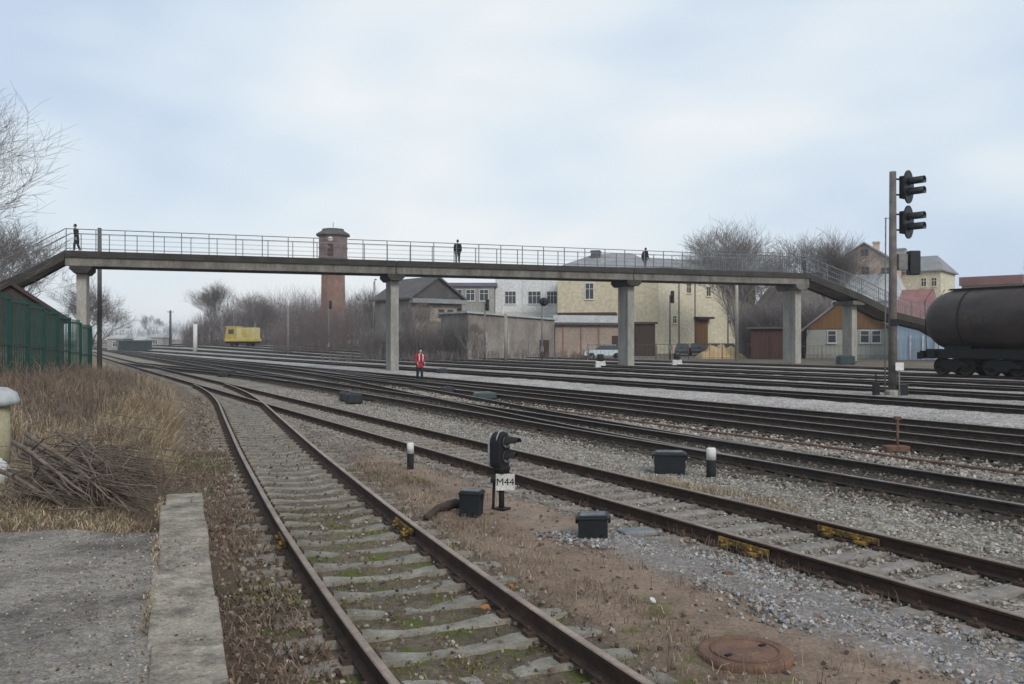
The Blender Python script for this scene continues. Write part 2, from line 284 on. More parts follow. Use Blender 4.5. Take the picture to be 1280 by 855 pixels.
# ------------------------------------------------------------------ mesh builder
class MB:
    def __init__(s): s.v = []; s.f = []; s.mi = []; s.sm = []
    def add(s, vs, fs, mi=0, smooth=False):
        o = len(s.v); s.v += [tuple(v) for v in vs]
        for f in fs: s.f.append(tuple(i + o for i in f)); s.mi.append(mi); s.sm.append(smooth)
        return s
    def box(s, c, d, rz=0.0, mi=0, rot=None, taper=1.0):
        hx, hy, hz = d[0] / 2, d[1] / 2, d[2] / 2
        vs = [(-hx, -hy, -hz), (hx, -hy, -hz), (hx, hy, -hz), (-hx, hy, -hz), (-hx * taper, -hy * taper, hz), (hx * taper, -hy * taper, hz), (hx * taper, hy * taper, hz), (-hx * taper, hy * taper, hz)]
        m = rot if rot is not None else Matrix.Rotation(rz, 3, 'Z')
        vs = [m @ Vector(v) + Vector(c) for v in vs]
        return s.add(vs, [(0, 3, 2, 1), (4, 5, 6, 7), (0, 1, 5, 4), (1, 2, 6, 5), (2, 3, 7, 6), (3, 0, 4, 7)], mi)
    def bx(s, x0, x1, y0, y1, z0, z1, mi=0):
        return s.box(((x0 + x1) / 2, (y0 + y1) / 2, (z0 + z1) / 2), (abs(x1 - x0), abs(y1 - y0), abs(z1 - z0)), mi=mi)
    def bar(s, a, b, w, h, mi=0):
        a = Vector(a); b = Vector(b); d = b - a; ln = d.length
        q = d.to_track_quat('X', 'Z').to_matrix()
        return s.box((a + b) / 2, (ln, w, h), mi=mi, rot=q)
    def tube(s, pts, rad, n=8, mi=0, caps=True):
        pts = [Vector(p) for p in pts]
        if not hasattr(rad, '__len__'): rad = [rad] * len(pts)
        vs = []; fs = []
        for i, p in enumerate(pts):
            d = (pts[min(i + 1, len(pts) - 1)] - pts[max(i - 1, 0)]).normalized()
            up = Vector((0, 0, 1)) if abs(d.z) < 0.95 else Vector((1, 0, 0))
            x = d.cross(up).normalized(); y = d.cross(x)
            for k in range(n):
                a = 2 * math.pi * k / n
                vs.append(p + (x * math.cos(a) + y * math.sin(a)) * rad[i])
        for i in range(len(pts) - 1):
            for k in range(n):
                fs.append((i * n + k, i * n + (k + 1) % n, (i + 1) * n + (k + 1) % n, (i + 1) * n + k))
        s.add(vs, fs, mi, True)
        if caps:
            s.add(vs[:n], [tuple(range(n))[::-1]], mi); s.add(vs[-n:], [tuple(range(n))], mi)
        return s
    def lathe(s, prof, n=16, c=(0, 0, 0), mi=0, smooth=True, axis='Z'):
        vs = []; fs = []
        for r, z in prof:
            for k in range(n):
                a = 2 * math.pi * (k + 0.5) / n
                p = (r * math.cos(a), r * math.sin(a), z)
                if axis == 'X': p = (z, r * math.cos(a), r * math.sin(a))
                if axis == 'Y': p = (r * math.cos(a), z, r * math.sin(a))
                vs.append(Vector(p) + Vector(c))
        for i in range(len(prof) - 1):
            for k in range(n):
                fs.append((i * n + k, i * n + (k + 1) % n, (i + 1) * n + (k + 1) % n, (i + 1) * n + k))
        s.add(vs, fs, mi, smooth)
        if prof[0][0] > 1e-4: s.add(vs[:n], [tuple(range(n))[::-1]], mi)
        if prof[-1][0] > 1e-4: s.add(vs[-n:], [tuple(range(n))], mi)
        return s
    def prism(s, poly, y0, y1, mi=0):       # polygon in (x, z), extruded in y
        n = len(poly)
        vs = [(x, y0, z) for x, z in poly] + [(x, y1, z) for x, z in poly]
        fs = [tuple(range(n)), tuple(range(2 * n - 1, n - 1, -1))] + [(i, i + n, (i + 1) % n + n, (i + 1) % n) for i in range(n)]
        return s.add(vs, fs, mi)
    def sphere(s, c, r, n=12, m=8, mi=0):
        r = r if hasattr(r, '__len__') else (r, r, r)
        vs = []; fs = []
        for i in range(m + 1):
            t = math.pi * i / m
            for k in range(n):
                a = 2 * math.pi * k / n
                vs.append((c[0] + r[0] * math.sin(t) * math.cos(a), c[1] + r[1] * math.sin(t) * math.sin(a), c[2] + r[2] * math.cos(t)))
        for i in range(m):
            for k in range(n):
                fs.append((i * n + k, (i + 1) * n + k, (i + 1) * n + (k + 1) % n, i * n + (k + 1) % n))
        return s.add(vs, fs, mi, True)
    def build(s, name, mats, parent=None, bevel=0.0, loc=None, rz=0.0):
        me = bpy.data.meshes.new(name); me.from_pydata(s.v, [], s.f)
        me.polygons.foreach_set('material_index', s.mi); me.polygons.foreach_set('use_smooth', s.sm)
        bm = bmesh.new(); bm.from_mesh(me); bmesh.ops.remove_doubles(bm, verts=bm.verts, dist=1e-5) if any(s.sm) else None
        bmesh.ops.recalc_face_normals(bm, faces=bm.faces); bm.to_mesh(me); bm.free()
        for m in (mats if isinstance(mats, (list, tuple)) else [mats]): me.materials.append(m)
        o = bpy.data.objects.new(name, me); COL.objects.link(o)
        if parent: o.parent = parent
        if loc is not None: o.location = loc
        o.rotation_euler.z = rz
        if bevel:
            b = o.modifiers.new('bevel', 'BEVEL'); b.width = bevel; b.segments = 2; b.limit_method = 'ANGLE'
        return o
def np_mesh(name, verts, tris, mats, colors=None, parent=None, smooth=False):
    verts = np.asarray(verts, np.float32).reshape(-1, 3); tris = np.asarray(tris, np.int32)
    w = tris.shape[1]
    me = bpy.data.meshes.new(name); me.vertices.add(len(verts)); me.vertices.foreach_set('co', verts.ravel())
    me.loops.add(tris.size); me.loops.foreach_set('vertex_index', tris.ravel())
    me.polygons.add(len(tris)); me.polygons.foreach_set('loop_start', np.arange(0, tris.size, w, dtype=np.int32))
    me.polygons.foreach_set('loop_total', np.full(len(tris), w, np.int32))
    me.polygons.foreach_set('use_smooth', np.full(len(tris), smooth))
    me.update(calc_edges=True)
    if colors is not None:
        ca = me.color_attributes.new('col', 'FLOAT_COLOR', 'POINT')
        c4 = np.ones((len(verts), 4), np.float32); c4[:, :3] = colors; ca.data.foreach_set('color', c4.ravel())
    me.materials.append(mats)
    o = bpy.data.objects.new(name, me); COL.objects.link(o)
    if parent: o.parent = parent
    return o
def tag(o, label=None, cat=None, group=None, kind=None):
    if label: o['label'] = label
    if cat: o['category'] = cat
    if group: o['group'] = group
    if kind: o['kind'] = kind
    return o
def thing(name, label, cat, loc=(0, 0, 0), rz=0.0, group=None):
    o = bpy.data.objects.new(name, None); COL.objects.link(o); o.empty_display_size = 0.2
    o.location = loc; o.rotation_euler.z = rz
    return tag(o, label, cat, group)
def dup(root, loc, rz=0.0, label=None, scale=None):
    c = root.copy(); COL.objects.link(c); c.location = loc; c.rotation_euler.z = rz
    if scale: c.scale = scale
    if label: c['label'] = label
    for ch in list(root.children):
        d = ch.copy(); COL.objects.link(d); d.parent = c
        for gch in list(ch.children):
            e2 = gch.copy(); COL.objects.link(e2); e2.parent = d
    return c

# ------------------------------------------------------------------ ground sheet
def axis_steps(segs):
    a = []
    for lo, hi, st in segs: a += list(np.arange(lo, hi, st))
    return np.array(a + [segs[-1][1]])
us = axis_steps([(-900, -200, 100), (-200, -60, 10), (-60, -12, 1.5), (-12, 18, 0.16), (18, 72, 0.4), (72, 130, 3), (130, 400, 30), (400, 1800, 200)])   # X + 0.57 Y
ys = axis_steps([(-40, -2, 4), (-2, 3, 0.6), (3, 30, 0.2), (30, 80, 0.5), (80, 200, 2.5), (200, 500, 20), (500, 1200, 100)])
UU, YY = np.meshgrid(us, ys)
XX = UU - 0.57 * YY
XX = np.where(YY > 500, UU * (1 + (YY - 500) / 900) - 0.57 * 500, XX)
ZZ = gz(XX, YY)
l1 = t1_lat(XX, YY); l2 = trk_lat(0, XX, YY)
merge = sm(44, 52, YY)
def bump(d, a, b): return 1 - sm(a, b, np.abs(d))
wob = 0.18 * np.sin(XX * 1.7 + YY * 0.9) + 0.15 * np.sin(YY * 2.3 - XX * 1.1) + 0.1 * np.sin(XX * 5.1 + 1) * np.sin(YY * 4.3)
colr = np.zeros(XX.shape + (3,)); grav = np.zeros(XX.shape); moss = np.zeros(XX.shape)
def C(r_, g_, b_): return np.array((r_, g_, b_))
def paint(w, c):
    global colr
    w = np.clip(w, 0, 1)[..., None]; colr = colr * (1 - w) + c * w
colr[:] = C(0.20, 0.165, 0.13)
Rr = XX + 0.604 * YY
# strips between the tracks
paint(sm(5, 6, l2 * 0 + 99 * (trk_lat(0, XX, YY) > -1.9)), C(0.30, 0.27, 0.225)); grav = np.where(l2 > -1.9, 0.8, grav)
paint(sm(0.5, 1.5, trk_lat(1, XX, YY)), C(0.36, 0.315, 0.28))
paint(sm(0.5, 1.8, trk_lat(2, XX, YY)), C(0.16, 0.145, 0.12))
paint(sm(0.9, 1.5, trk_lat(3, XX, YY)), C(0.46, 0.43, 0.405))
paint(sm(0.5, 1.8, trk_lat(4, XX, YY)), C(0.37, 0.35, 0.325))
paint(sm(0.5, 1.8, trk_lat(6, XX, YY)), C(0.35, 0.33, 0.305))
paint(sm(62.6, 65, Rr), C(0.17, 0.145, 0.115)); paint(sm(63.5, 67, Rr) * (1 - sm(-.02, .12, XX / np.maximum(YY, 1))) * (YY > 40), C(0.235, 0.185, 0.14))
grav = np.where(Rr > 64, 0.15, grav)
# track beds
paint(bump(l2 + wob * 0.5, 1.1, 1.7), C(0.255, 0.225, 0.195)); 
paint(bump(trk_lat(1, XX, YY) + wob * .4, 1.3, 2.0), C(0.075, 0.062, 0.052))
paint(bump(trk_lat(2, XX, YY) + wob * .4, 1.3, 1.9), C(0.085, 0.075, 0.06))
paint(bump(trk_lat(3, XX, YY) + wob * .4, 1.2, 1.6), C(0.095, 0.085, 0.068))
for k in (4, 5, 6, 7, 8, 9): paint(bump(trk_lat(k, XX, YY) + wob * .4, 0.95, 1.4), C(0.10, 0.088, 0.075))
# dirt between the near tracks, with a grey gravel patch beside the second track
between = (l1 > 1.0) & (l2 < -1.2)
bt = sm(0.8, 1.4, l1) * (1 - sm(-1.75, -1.2, l2 + wob * 0.4)) * (1 - sm(30, 40, YY))
paint(bt, C(0.235, 0.172, 0.130)); grav = np.where(bt > 0.5, 0.05, grav)
path = bt * bump(l1 - (2.9 - 0.02 * YY) + wob, 0.25, 0.9) * (1 - sm(15, 20, YY))
paint(path * 0.8, C(0.31, 0.23, 0.175))
patch = (1 - sm(-3.1, -2.3, -(l2 + wob * 1.4) * 1.0 - 5.3 + 0 * YY)) if False else bump(l2 + 1.75 + wob * 0.8, 0.4, 0.75) * (1 - sm(10.5, 12.5, YY + wob * 4))
patch = patch * (l2 < -1.0)
paint(patch * 0.7, C(0.26, 0.255, 0.25)); grav = np.where(patch > 0.4, 0.35, grav)
far_g = bt * sm(17, 22, YY)
paint(far_g * 0.75, C(0.29, 0.26, 0.225)); grav = np.where(far_g > .4, 0.8, grav)
# near track bed and the ground left of it
b1 = bump(l1 + wob * 0.3, 1.15, 1.5) * (1 - merge)
paint(b1, C(0.15, 0.122, 0.092)); grav = np.where(b1 > 0.5, 0.3, grav)
paint(b1 * sm(13, 19, YY), C(0.20, 0.18, 0.155))
left = sm(1.05, 1.5, -l1)
paint(left, C(0.135, 0.096, 0.074)); grav = np.where(left > 0.5, 0.1, grav)
paint(left * bump(l1 + 1.7 + wob, 0.2, 0.6) * sm(9, 14, YY), C(0.17, 0.135, 0.10))
bk = sm(1.7, 2.4, -l1 + wob * 0.4) * sm(9, 12, YY)
paint(bk, C(0.23, 0.18, 0.125))
moss = np.maximum(b1 * bump(YY - 9.3, 2.2, 4.2), bt * bump(l1 - 1.7, 0.3, 0.8) * bump(YY - 7.2, 0.6, 2.2) * 0.9)
moss = np.maximum(moss, left * bump(YY - 14, 3, 7) * 0.5)
# levels: sunk beds, heaped ballast, roughness
ZZ = ZZ - 0.045 * b1 - 0.02 * bump(l2, 1.0, 1.6) + 0.035 * patch + 0.012 * wob * (np.abs(l1) > 1.5)
near_t = np.min([np.abs(trk_lat(k, XX, YY)) for k in range(3, 10)], axis=0)
ZZ = ZZ + 0.12 * sm(1.25, 1.75, near_t) * sm(24.5, 26, Rr) * (1 - sm(62.5, 64, Rr))
rough = RNG.normal(0, 1, XX.shape) * 0.010
ZZ = ZZ + rough * (YY < 60)
ZZ = ZZ - 0.30 * (sm(1.95, 2.2, -l1) * (1 - sm(9.25, 9.5, YY)))          # under the platform
ny, nu = XX.shape
V = np.stack([XX, YY, ZZ], -1).reshape(-1, 3)
ii = np.arange(ny * nu).reshape(ny, nu)
Q = np.stack([ii[:-1, :-1], ii[:-1, 1:], ii[1:, 1:], ii[1:, :-1]], -1).reshape(-1, 4)
gnd = np_mesh('ground', V, Q, M['ground'], colr.reshape(-1, 3), smooth=True)
for nm, arr in (('grav', grav), ('moss', moss)):
    at_ = gnd.data.attributes.new(nm, 'FLOAT', 'POINT'); at_.data.foreach_set('value', arr.ravel().astype(np.float32))
gnd['kind'] = 'structure'

# loose ballast stones (uncountable)
def stones(name, n, sampler, smin, smax, cols, sink=0.3):
    P = sampler(n); n = len(P)
    base = np.array([(-1, -1, -1), (1, -1, -1), (1, 1, -1), (-1, 1, -1), (-1, -1, 1), (1, -1, 1), (1, 1, 1), (-1, 1, 1)], float) * 0.5
    T = np.array([(0, 2, 1), (0, 3, 2), (4, 5, 6), (4, 6, 7), (0, 1, 5), (0, 5, 4), (1, 2, 6), (1, 6, 5), (2, 3, 7), (2, 7, 6), (3, 0, 4), (3, 4, 7)])
    jit = base[None] * RNG.uniform(0.45, 1.15, (n, 8, 3))
    s = RNG.uniform(smin, smax, (n, 1, 1)) * RNG.uniform(0.6, 1.1, (n, 1, 3)); jit = jit * s
    q = RNG.normal(size=(n, 4)); q /= np.linalg.norm(q, axis=1, keepdims=True)
    w, x, y, z = q.T
    Rm = np.stack([1 - 2 * (y * y + z * z), 2 * (x * y - z * w), 2 * (x * z + y * w), 2 * (x * y + z * w), 1 - 2 * (x * x + z * z), 2 * (y * z - x * w), 2 * (x * z - y * w), 2 * (y * z + x * w), 1 - 2 * (x * x + y * y)], -1).reshape(n, 3, 3)
    vv = np.einsum('nij,nkj->nki', Rm, jit) + P[:, None, :]
    vv[:, :, 2] += (s[:, :, 2] * (0.5 - sink))
    tt = T[None] + (np.arange(n) * 8)[:, None, None]
    ci = RNG.integers(0, len(cols), n); cc = np.array(cols)[ci] * RNG.uniform(0.6, 1.35, (n, 1))
    return np_mesh(name, vv.reshape(-1, 3), tt.reshape(-1, 3), M['stonecol'], np.repeat(cc, 8, 0))
def band(latfn, x_of, lo, hi, y0, y1, power=1.0):
    def f(n):
        Y = y0 + (y1 - y0) * RNG.uniform(0, 1, n) ** power
        lat = RNG.uniform(lo, hi, n)
        X = x_of(Y) + lat * 1.134
        return np.stack([X, Y, gz(X, Y)], -1)
    return f
t2x = lambda Y: TRK[0][0] - 0.536 * Y
t3x = lambda Y: TRK[1][0] - 0.536 * Y
def patch_s(n):
    Y = RNG.uniform(3.5, 11.6, n); la = -1.72 + RNG.normal(0, 0.27, n)
    la += 0.15 * np.sin(Y * 2.1) 
    ok = (la < -0.95) & (la > -3.7) & (np.sin(Y * 3.1 + la * 4) + np.sin(Y * 1.3 - la * 2.2) + RNG.normal(0, .5, n) > -.75); Y = Y[ok]; la = la[ok]
    X = t2x(Y) + la * 1.134
    return np.stack([X, Y, gz(X, Y) + 0.02], -1)
greys = [(0.29, 0.30, 0.31), (0.22, 0.225, 0.235), (0.36, 0.365, 0.37), (0.16, 0.16, 0.165), (0.30, 0.27, 0.25)]
warm = [(0.30, 0.27, 0.235), (0.23, 0.205, 0.18), (0.36, 0.335, 0.30), (0.16, 0.14, 0.12)]
dark = [(0.10, 0.085, 0.07), (0.07, 0.06, 0.05), (0.15, 0.13, 0.11), (0.20, 0.18, 0.16)]
brown = [(0.16, 0.12, 0.09), (0.22, 0.17, 0.13), (0.10, 0.075, 0.06), (0.28, 0.25, 0.22)]
tag(stones('gravel_patch', 17000, patch_s, 0.014, 0.048, greys + warm[:2] + brown[:1], 0.42), 'grey crushed stone spilled along the near side of the second track', 'gravel', kind='stuff')
tag(stones('ballast', 9000, band(None, t2x, -1.3, 1.4, 5.5, 34, 1.3), 0.02, 0.05, warm, 0.5), 'pale ballast stones between the sleepers of the second track', 'ballast', kind='stuff')
tag(stones('ballast', 20000, band(None, t2x, 1.2, 3.6, 7, 45, 1.3), 0.022, 0.055, warm + warm + greys[:2], 0.45), 'grey ballast stones in the strip beyond the second track', 'ballast', kind='stuff')
tag(stones('ballast', 9000, band(None, t3x, -1.9, 1.9, 11, 45, 1.2), 0.03, 0.07, dark, 0.4), 'dark oily ballast stones around the third track', 'ballast', kind='stuff')
tag(stones('ballast', 9000, band(None, t3x, 1.7, 4.3, 13, 50, 1.2), 0.03, 0.08, warm + [(0.4, 0.34, 0.3)], 0.35), 'pinkish pale ballast stones in the strip beyond the third track', 'ballast', kind='stuff')
tag(stones('ballast', 3000, band(None, t1_X, -1.25, 1.25, 4, 30, 1.3), 0.012, 0.04, brown, 0.55), 'small brown stones and dirt between the sleepers of the near track', 'ballast', kind='stuff')
tag(stones('rubble', 3500, band(None, t1_X, -2.0, -0.9, 4, 40, 1.2), 0.015, 0.06, brown, 0.4), 'scattered stones and clods left of the near track', 'rubble', kind='stuff')
tag(stones('rubble', 2600, band(None, t1_X, 0.95, 4.2, 4, 26, 1.2), 0.012, 0.05, brown, 0.45), 'scattered stones on the bare dirt between the two near tracks', 'rubble', kind='stuff')

# ------------------------------------------------------------------ railway tracks
HALF = 0.76 + 0.036
RAILP = [(-0.075, 0.0), (0.075, 0.0), (0.075, 0.012), (0.014, 0.034), (0.011, 0.118), (0.036, 0.135), (0.036, 0.162), (0.028, 0.172), (-0.028, 0.172), (-0.036, 0.162), (-0.036, 0.135), (-0.011, 0.118), (-0.014, 0.034), (-0.075, 0.012)]
RAILZ = 0.018
def rail_mesh(pts, name, parent, side, top, dz=0.0):
    n = len(RAILP); vs = []; fs = []; mi = []
    for i, (x, y, z) in enumerate(pts):
        a = pts[max(i - 1, 0)]; b = pts[min(i + 1, len(pts) - 1)]
        d = Vector((b[0] - a[0], b[1] - a[1], 0)).normalized(); nx, ny_ = d.y, -d.x
        for u, w in RAILP: vs.append((x + nx * u, y + ny_ * u, z + RAILZ + w + dz))
    m = MB()
    for i in range(len(pts) - 1):
        for k in range(n):
            fs.append((i * n + k, i * n + (k + 1) % n, (i + 1) * n + (k + 1) % n, (i + 1) * n + k)); mi.append(1 if k in (6, 7, 8) else 0)
    m.v = vs; m.f = fs; m.mi = mi; m.sm = [False] * len(fs)
    m.f.append(tuple(range(n))); m.mi.append(0); m.sm.append(False)
    m.f.append(tuple(range(len(vs) - n, len(vs)))[::-1]); m.mi.append(0); m.sm.append(False)
    return m.build(name, [side, top], parent)
def sleeper_mb(kind, var=0):
    m = MB(); rv = random.Random(var * 17 + 5)
    if kind == 'con':           # concrete sleeper: thin waist, ends raised at the rail seats
        xs = [-1.35, -0.95, -0.55, -0.25, 0.25, 0.55, 0.95, 1.35]
        tz = [-0.012, 0.008, 0.006, -0.030, -0.030, 0.006, 0.008, -0.012]
        vs = []; fs = []
        for x, z in zip(xs, tz):
            w = (0.135 if abs(x) > 0.5 else 0.115) * rv.uniform(.9, 1.1); z += rv.uniform(-.014, .006) * (abs(x) < .5 or abs(x) > 1.2); x += rv.uniform(-.05, .05) * (abs(x) > 1.2)
            vs += [(x, -w, -0.2), (x, w, -0.2), (x, w * 0.8, z), (x, -w * 0.8, z)]
        for i in range(len(xs) - 1):
            for k in range(4): fs.append((i * 4 + k, i * 4 + (k + 1) % 4, (i + 1) * 4 + (k + 1) % 4, (i + 1) * 4 + k))
        fs += [(3, 2, 1, 0), (28, 29, 30, 31)]
        m.add(vs, fs)
    else:
        m.box((rv.uniform(-.03, .03), 0, -0.081), (2.74 * rv.uniform(.97, 1.02), 0.25 * rv.uniform(.85, 1.05), 0.178), rv.uniform(-.01, .01), taper=rv.uniform(.95, 1))
    for sx in (-1, 1):
        for o in (-0.115, 0.115):
            m.box((sx * HALF + o, 0.0, 0.024), (0.085, 0.13, 0.04), mi=1)
            m.tube([(sx * HALF + o, 0.0, 0.035), (sx * HALF + o, 0.0, 0.085)], 0.016, 6, mi=1)
    return m
SL = {}
def sleeper_proto(kind, matl, var=0):
    key = (kind, matl, var)
    if key not in SL:
        o = sleeper_mb(kind, var).build('sleeper', [M[matl], M['clip']], None); SL[key] = o.data
        bpy.data.objects.remove(o)
    return SL[key]
def make_track(label, xfun, ya, yb, kind, matl, side, top, step_p, s_ya=None, nmax=98, spacing=0.55, dz=0.0, offs=(-1, 1)):
    x0 = float(xfun(ya))
    root = thing('railway_track', label, 'railway track', (x0, ya, 0))
    Y = [ya]
    while Y[-1] < yb: Y.append(Y[-1] + step_p * (1 if Y[-1] < 60 else 4))
    Y = np.array(Y); X = xfun(Y); Z = gz0(X, Y) + dz
    dx = np.gradient(X, Y); nl = np.sqrt(1 + dx * dx); nx = 1 / nl; ny_ = -dx / nl
    for sgn in offs:
        ptsx = X + sgn * HALF * nx - x0; ptsy = Y + sgn * HALF * ny_ - ya
        o = rail_mesh(list(zip(ptsx, ptsy, Z)), 'rail', root, M[side], M[top])
    # sleepers
    yf = np.arange(ya if s_ya is None else s_ya, min(yb, 210), 0.05); xf = xfun(yf)
    arc = np.concatenate([[0], np.cumsum(np.hypot(np.diff(xf), np.diff(yf)))])
    data = [sleeper_proto(kind, matl, q) for q in range(7)]; cnt = 0; rest = []
    rr = random.Random(len(label))
    for s_ in np.arange(0.2, arc[-1], spacing):
        y = float(np.interp(s_, arc, yf)); x = float(xfun(y)); d = float((xfun(y + .1) - xfun(y - .1)) / 0.2)
        z = float(gz0(x, y)) + dz; a = -math.atan(d) + rr.uniform(-.015, .015)
        if cnt < nmax:
            o = bpy.data.objects.new('sleeper', data[rr.randrange(7)]); COL.objects.link(o); o.parent = root
            o.location = (x - x0, y - ya, z + rr.uniform(-0.006, 0.003) + (0.006 if matl == 'sleeper_pale' else 0)); o.rotation_euler.z = a + (math.pi if rr.random() < .5 else 0); cnt += 1
        else: rest.append((x - x0, y - ya, z, a))
    if rest:
        m = MB()
        for x, y, z, a in rest: m.box((x, y, z - 0.08), (2.7, 0.24, 0.17), a)
        o = m.build('sleeper', M[matl], root); o['kind'] = 'stuff'
    return root
def lin(k): return lambda Y: TRK[k][0] - TRK[k][1] * np.asarray(Y, float)
def vis_y(k):
    x0, t = TRK[k]; return max(4.0, x0 / (0.60 + t) - 3)
T1 = make_track('nearest track, curving past the platform on mossy concrete sleepers', t1_X, 1.5, 47.5, 'con', 'sleeper_con', 'rail_side', 'rail_top_rusty', 0.5, 1.5, 99, 0.62, 0.002)
T2 = make_track('second track with rusty rails on pale grey sleepers and yellow joint bars', lin(0), 4, 330, 'wood', 'sleeper_pale', 'rail_side', 'rail_top_rusty', 2.0, 5.5, 98, 0.58)
T3 = make_track('third track on a dark oily bed behind the black and white marker post', lin(1), 8, 330, 'wood', 'sleeper_dark', 'rail_dark', 'rail_top', 2.0)
T4 = make_track('fourth track, dark, beyond the pinkish gravel strip with the rusty stub post', lin(2), vis_y(2), 300, 'wood', 'sleeper_dark', 'rail_dark', 'rail_top', 2.0)
T5 = make_track('fifth track, dark, along the near edge of the white gravel strip', lin(3), vis_y(3), 300, 'wood', 'sleeper_dark', 'rail_dark', 'rail_top', 2.0)
FARL = ['dark track between the white gravel strip and the foot of the tall signal mast',
        'track passing directly behind the foot of the tall signal mast',
        'track in the middle of the far yard, second behind the tall signal mast',
        'track next nearer than the one carrying the tank wagon',
        'track that carries the brown tank wagon',
        'farthest track of the yard, behind the tank wagon']
for k, lb in zip((4, 5, 6, 7, 8, 9), FARL):
    make_track(lb, lin(k), vis_y(k), 240, 'wood', 'sleeper_dark', 'rail_dark', 'rail_top', 3.0)
# crossovers between tracks
def scurve(ka, kb, y0, y1):
    def f(Y):
        Y = np.asarray(Y, float); a = TRK[ka][0] - TRK[ka][1] * Y; b = TRK[kb][0] - TRK[kb][1] * Y
        t = np.clip((Y - y0) / (y1 - y0), 0, 1); w = t * t * (3 - 2 * t)
        return a * (1 - w) + b * w
    return f
make_track('crossover track leading from the third track over to the fourth near the worker in red', scurve(1, 2, 14, 66), 18, 62, 'wood', 'sleeper_dark', 'rail_dark', 'rail_top', 1.0, None, 60, 0.6, -0.006)
make_track('crossover track from the third track to the second, left of the paired switch boxes', scurve(1, 0, 46, 100), 50, 94, 'wood', 'sleeper_dark', 'rail_dark', 'rail_top', 1.0, None, 60, 0.6, -0.006)
make_track('crossover track between the fourth and fifth tracks under the footbridge', scurve(2, 3, 34, 80), 38, 76, 'wood', 'sleeper_dark', 'rail_dark', 'rail_top', 1.0, None, 60, 0.6, -0.006)

def joint(track, xfun, Y, sgn, label, ln=0.95):
    d = float((xfun(Y + .1) - xfun(Y - .1)) / .2); nl = math.hypot(1, d); nx, ny_ = 1 / nl, -d / nl
    x = float(xfun(Y)) + sgn * HALF * nx; y = Y + sgn * HALF * ny_
    m = MB()
    for s in (-1, 1):
        m.box((0, s * 0.034, 0.075 + RAILZ), (ln, 0.04, 0.075)); m.box((-.25 * ln, s * 0.085, 0.045), (ln * 0.2, 0.07, 0.035)); m.box((.3 * ln, s * 0.085, 0.045), (ln * 0.14, 0.07, 0.035))
        for q in (-0.38, -0.2, 0.2, 0.38):
            m.tube([(q * ln, s * 0.06, 0.085), (q * ln, s * 0.10, 0.085)], 0.02, 6)
    o = m.build('rail_joint', M['yellow'], track, 0.004)
    o.location = (x - track.location.x, y - track.location.y, float(gz0(x, y))); o.rotation_euler.z = math.atan2(1, d)
    o['label'] = label
def yrow(x_img, x0=None): pass
joint(T2, lin(0), 10.75, 1, 'worn yellow joint bars on the far rail', 0.95)
joint(T2, lin(0), 10.9, -1, 'worn yellow joint bars on the near rail', 0.85)
joint(T1, t1_X, 11.35, 1, 'worn yellow joint bars on the right rail', 0.9)
joint(T1, t1_X, 11.15, -1, 'worn yellow joint bars on the left rail', 0.6)

# ------------------------------------------------------------------ platform
plat = thing('platform', 'low station platform with asphalt top and concrete edge slabs, bottom left', 'platform', (0, 0, 0))
def edgeX(Y): return -1.75 - 0.378 * (Y - 5.37)
PZ = 0.45
m = MB(); na = 46
pts = []
for Y in np.linspace(-1, 9.55, na): pts.append((edgeX(Y) - 0.44 - 0.02 * math.sin(Y * 5.3) - 0.01 * math.sin(Y * 13), Y))
front = [(x, 9.6 + 0.12 * math.sin(x * 2.2) + 0.07 * math.sin(x * 6.1)) for x in np.linspace(pts[-1][0] - 0.1, -14, 40)]
poly = pts + front + [(-14, -1)]
vs = [(x, y, PZ) for x, y in poly] + [(x, y, 0.0) for x, y in poly]; n = len(poly)
m.add(vs, [tuple(range(n))] + [(i, (i + 1) % n, (i + 1) % n + n, i + n) for i in range(n)])
m.build('asphalt_top', M['asphalt'], plat)
yy = -1.0; k = 0
rr = random.Random(3)
while yy < 12.0:
    ln = min(1.02, 12.05 - yy); 
    if ln < 0.3: break
    a = Vector((edgeX(yy + 0.012), yy + 0.012, 0)); b = Vector((edgeX(yy + ln - 0.012), yy + ln - 0.012, 0))
    d = (b - a).normalized(); nrm = Vector((-d.y, d.x, 0))
    w = 0.50 if k % 3 else 0.46
    m = MB(); tz = PZ + 0.02 + rr.uniform(-0.012, 0.012)
    c = (a + b) / 2 + nrm * (w / 2 - 0.02 + rr.uniform(-0.012, 0.012))
    q = d.to_track_quat('X', 'Z').to_matrix()
    m.box((c.x, c.y, tz - 0.11), ((b - a).length, w, 0.22), rot=q)
    m.build('edge_slab', M['conc_edge'], plat, 0.018)
    m = MB(); c2 = (a + b) / 2 + nrm * (w / 2 + 0.03)
    m.box((c2.x, c2.y, (tz - 0.22) / 2 - 0.15), ((b - a).length + 0.02, w - 0.12, tz - 0.22 + 0.3), rot=q)
    m.build('edge_wall', M['conc_dark'] if k % 2 else M['conc_edge'], plat, 0.01)
    yy += ln; k += 1

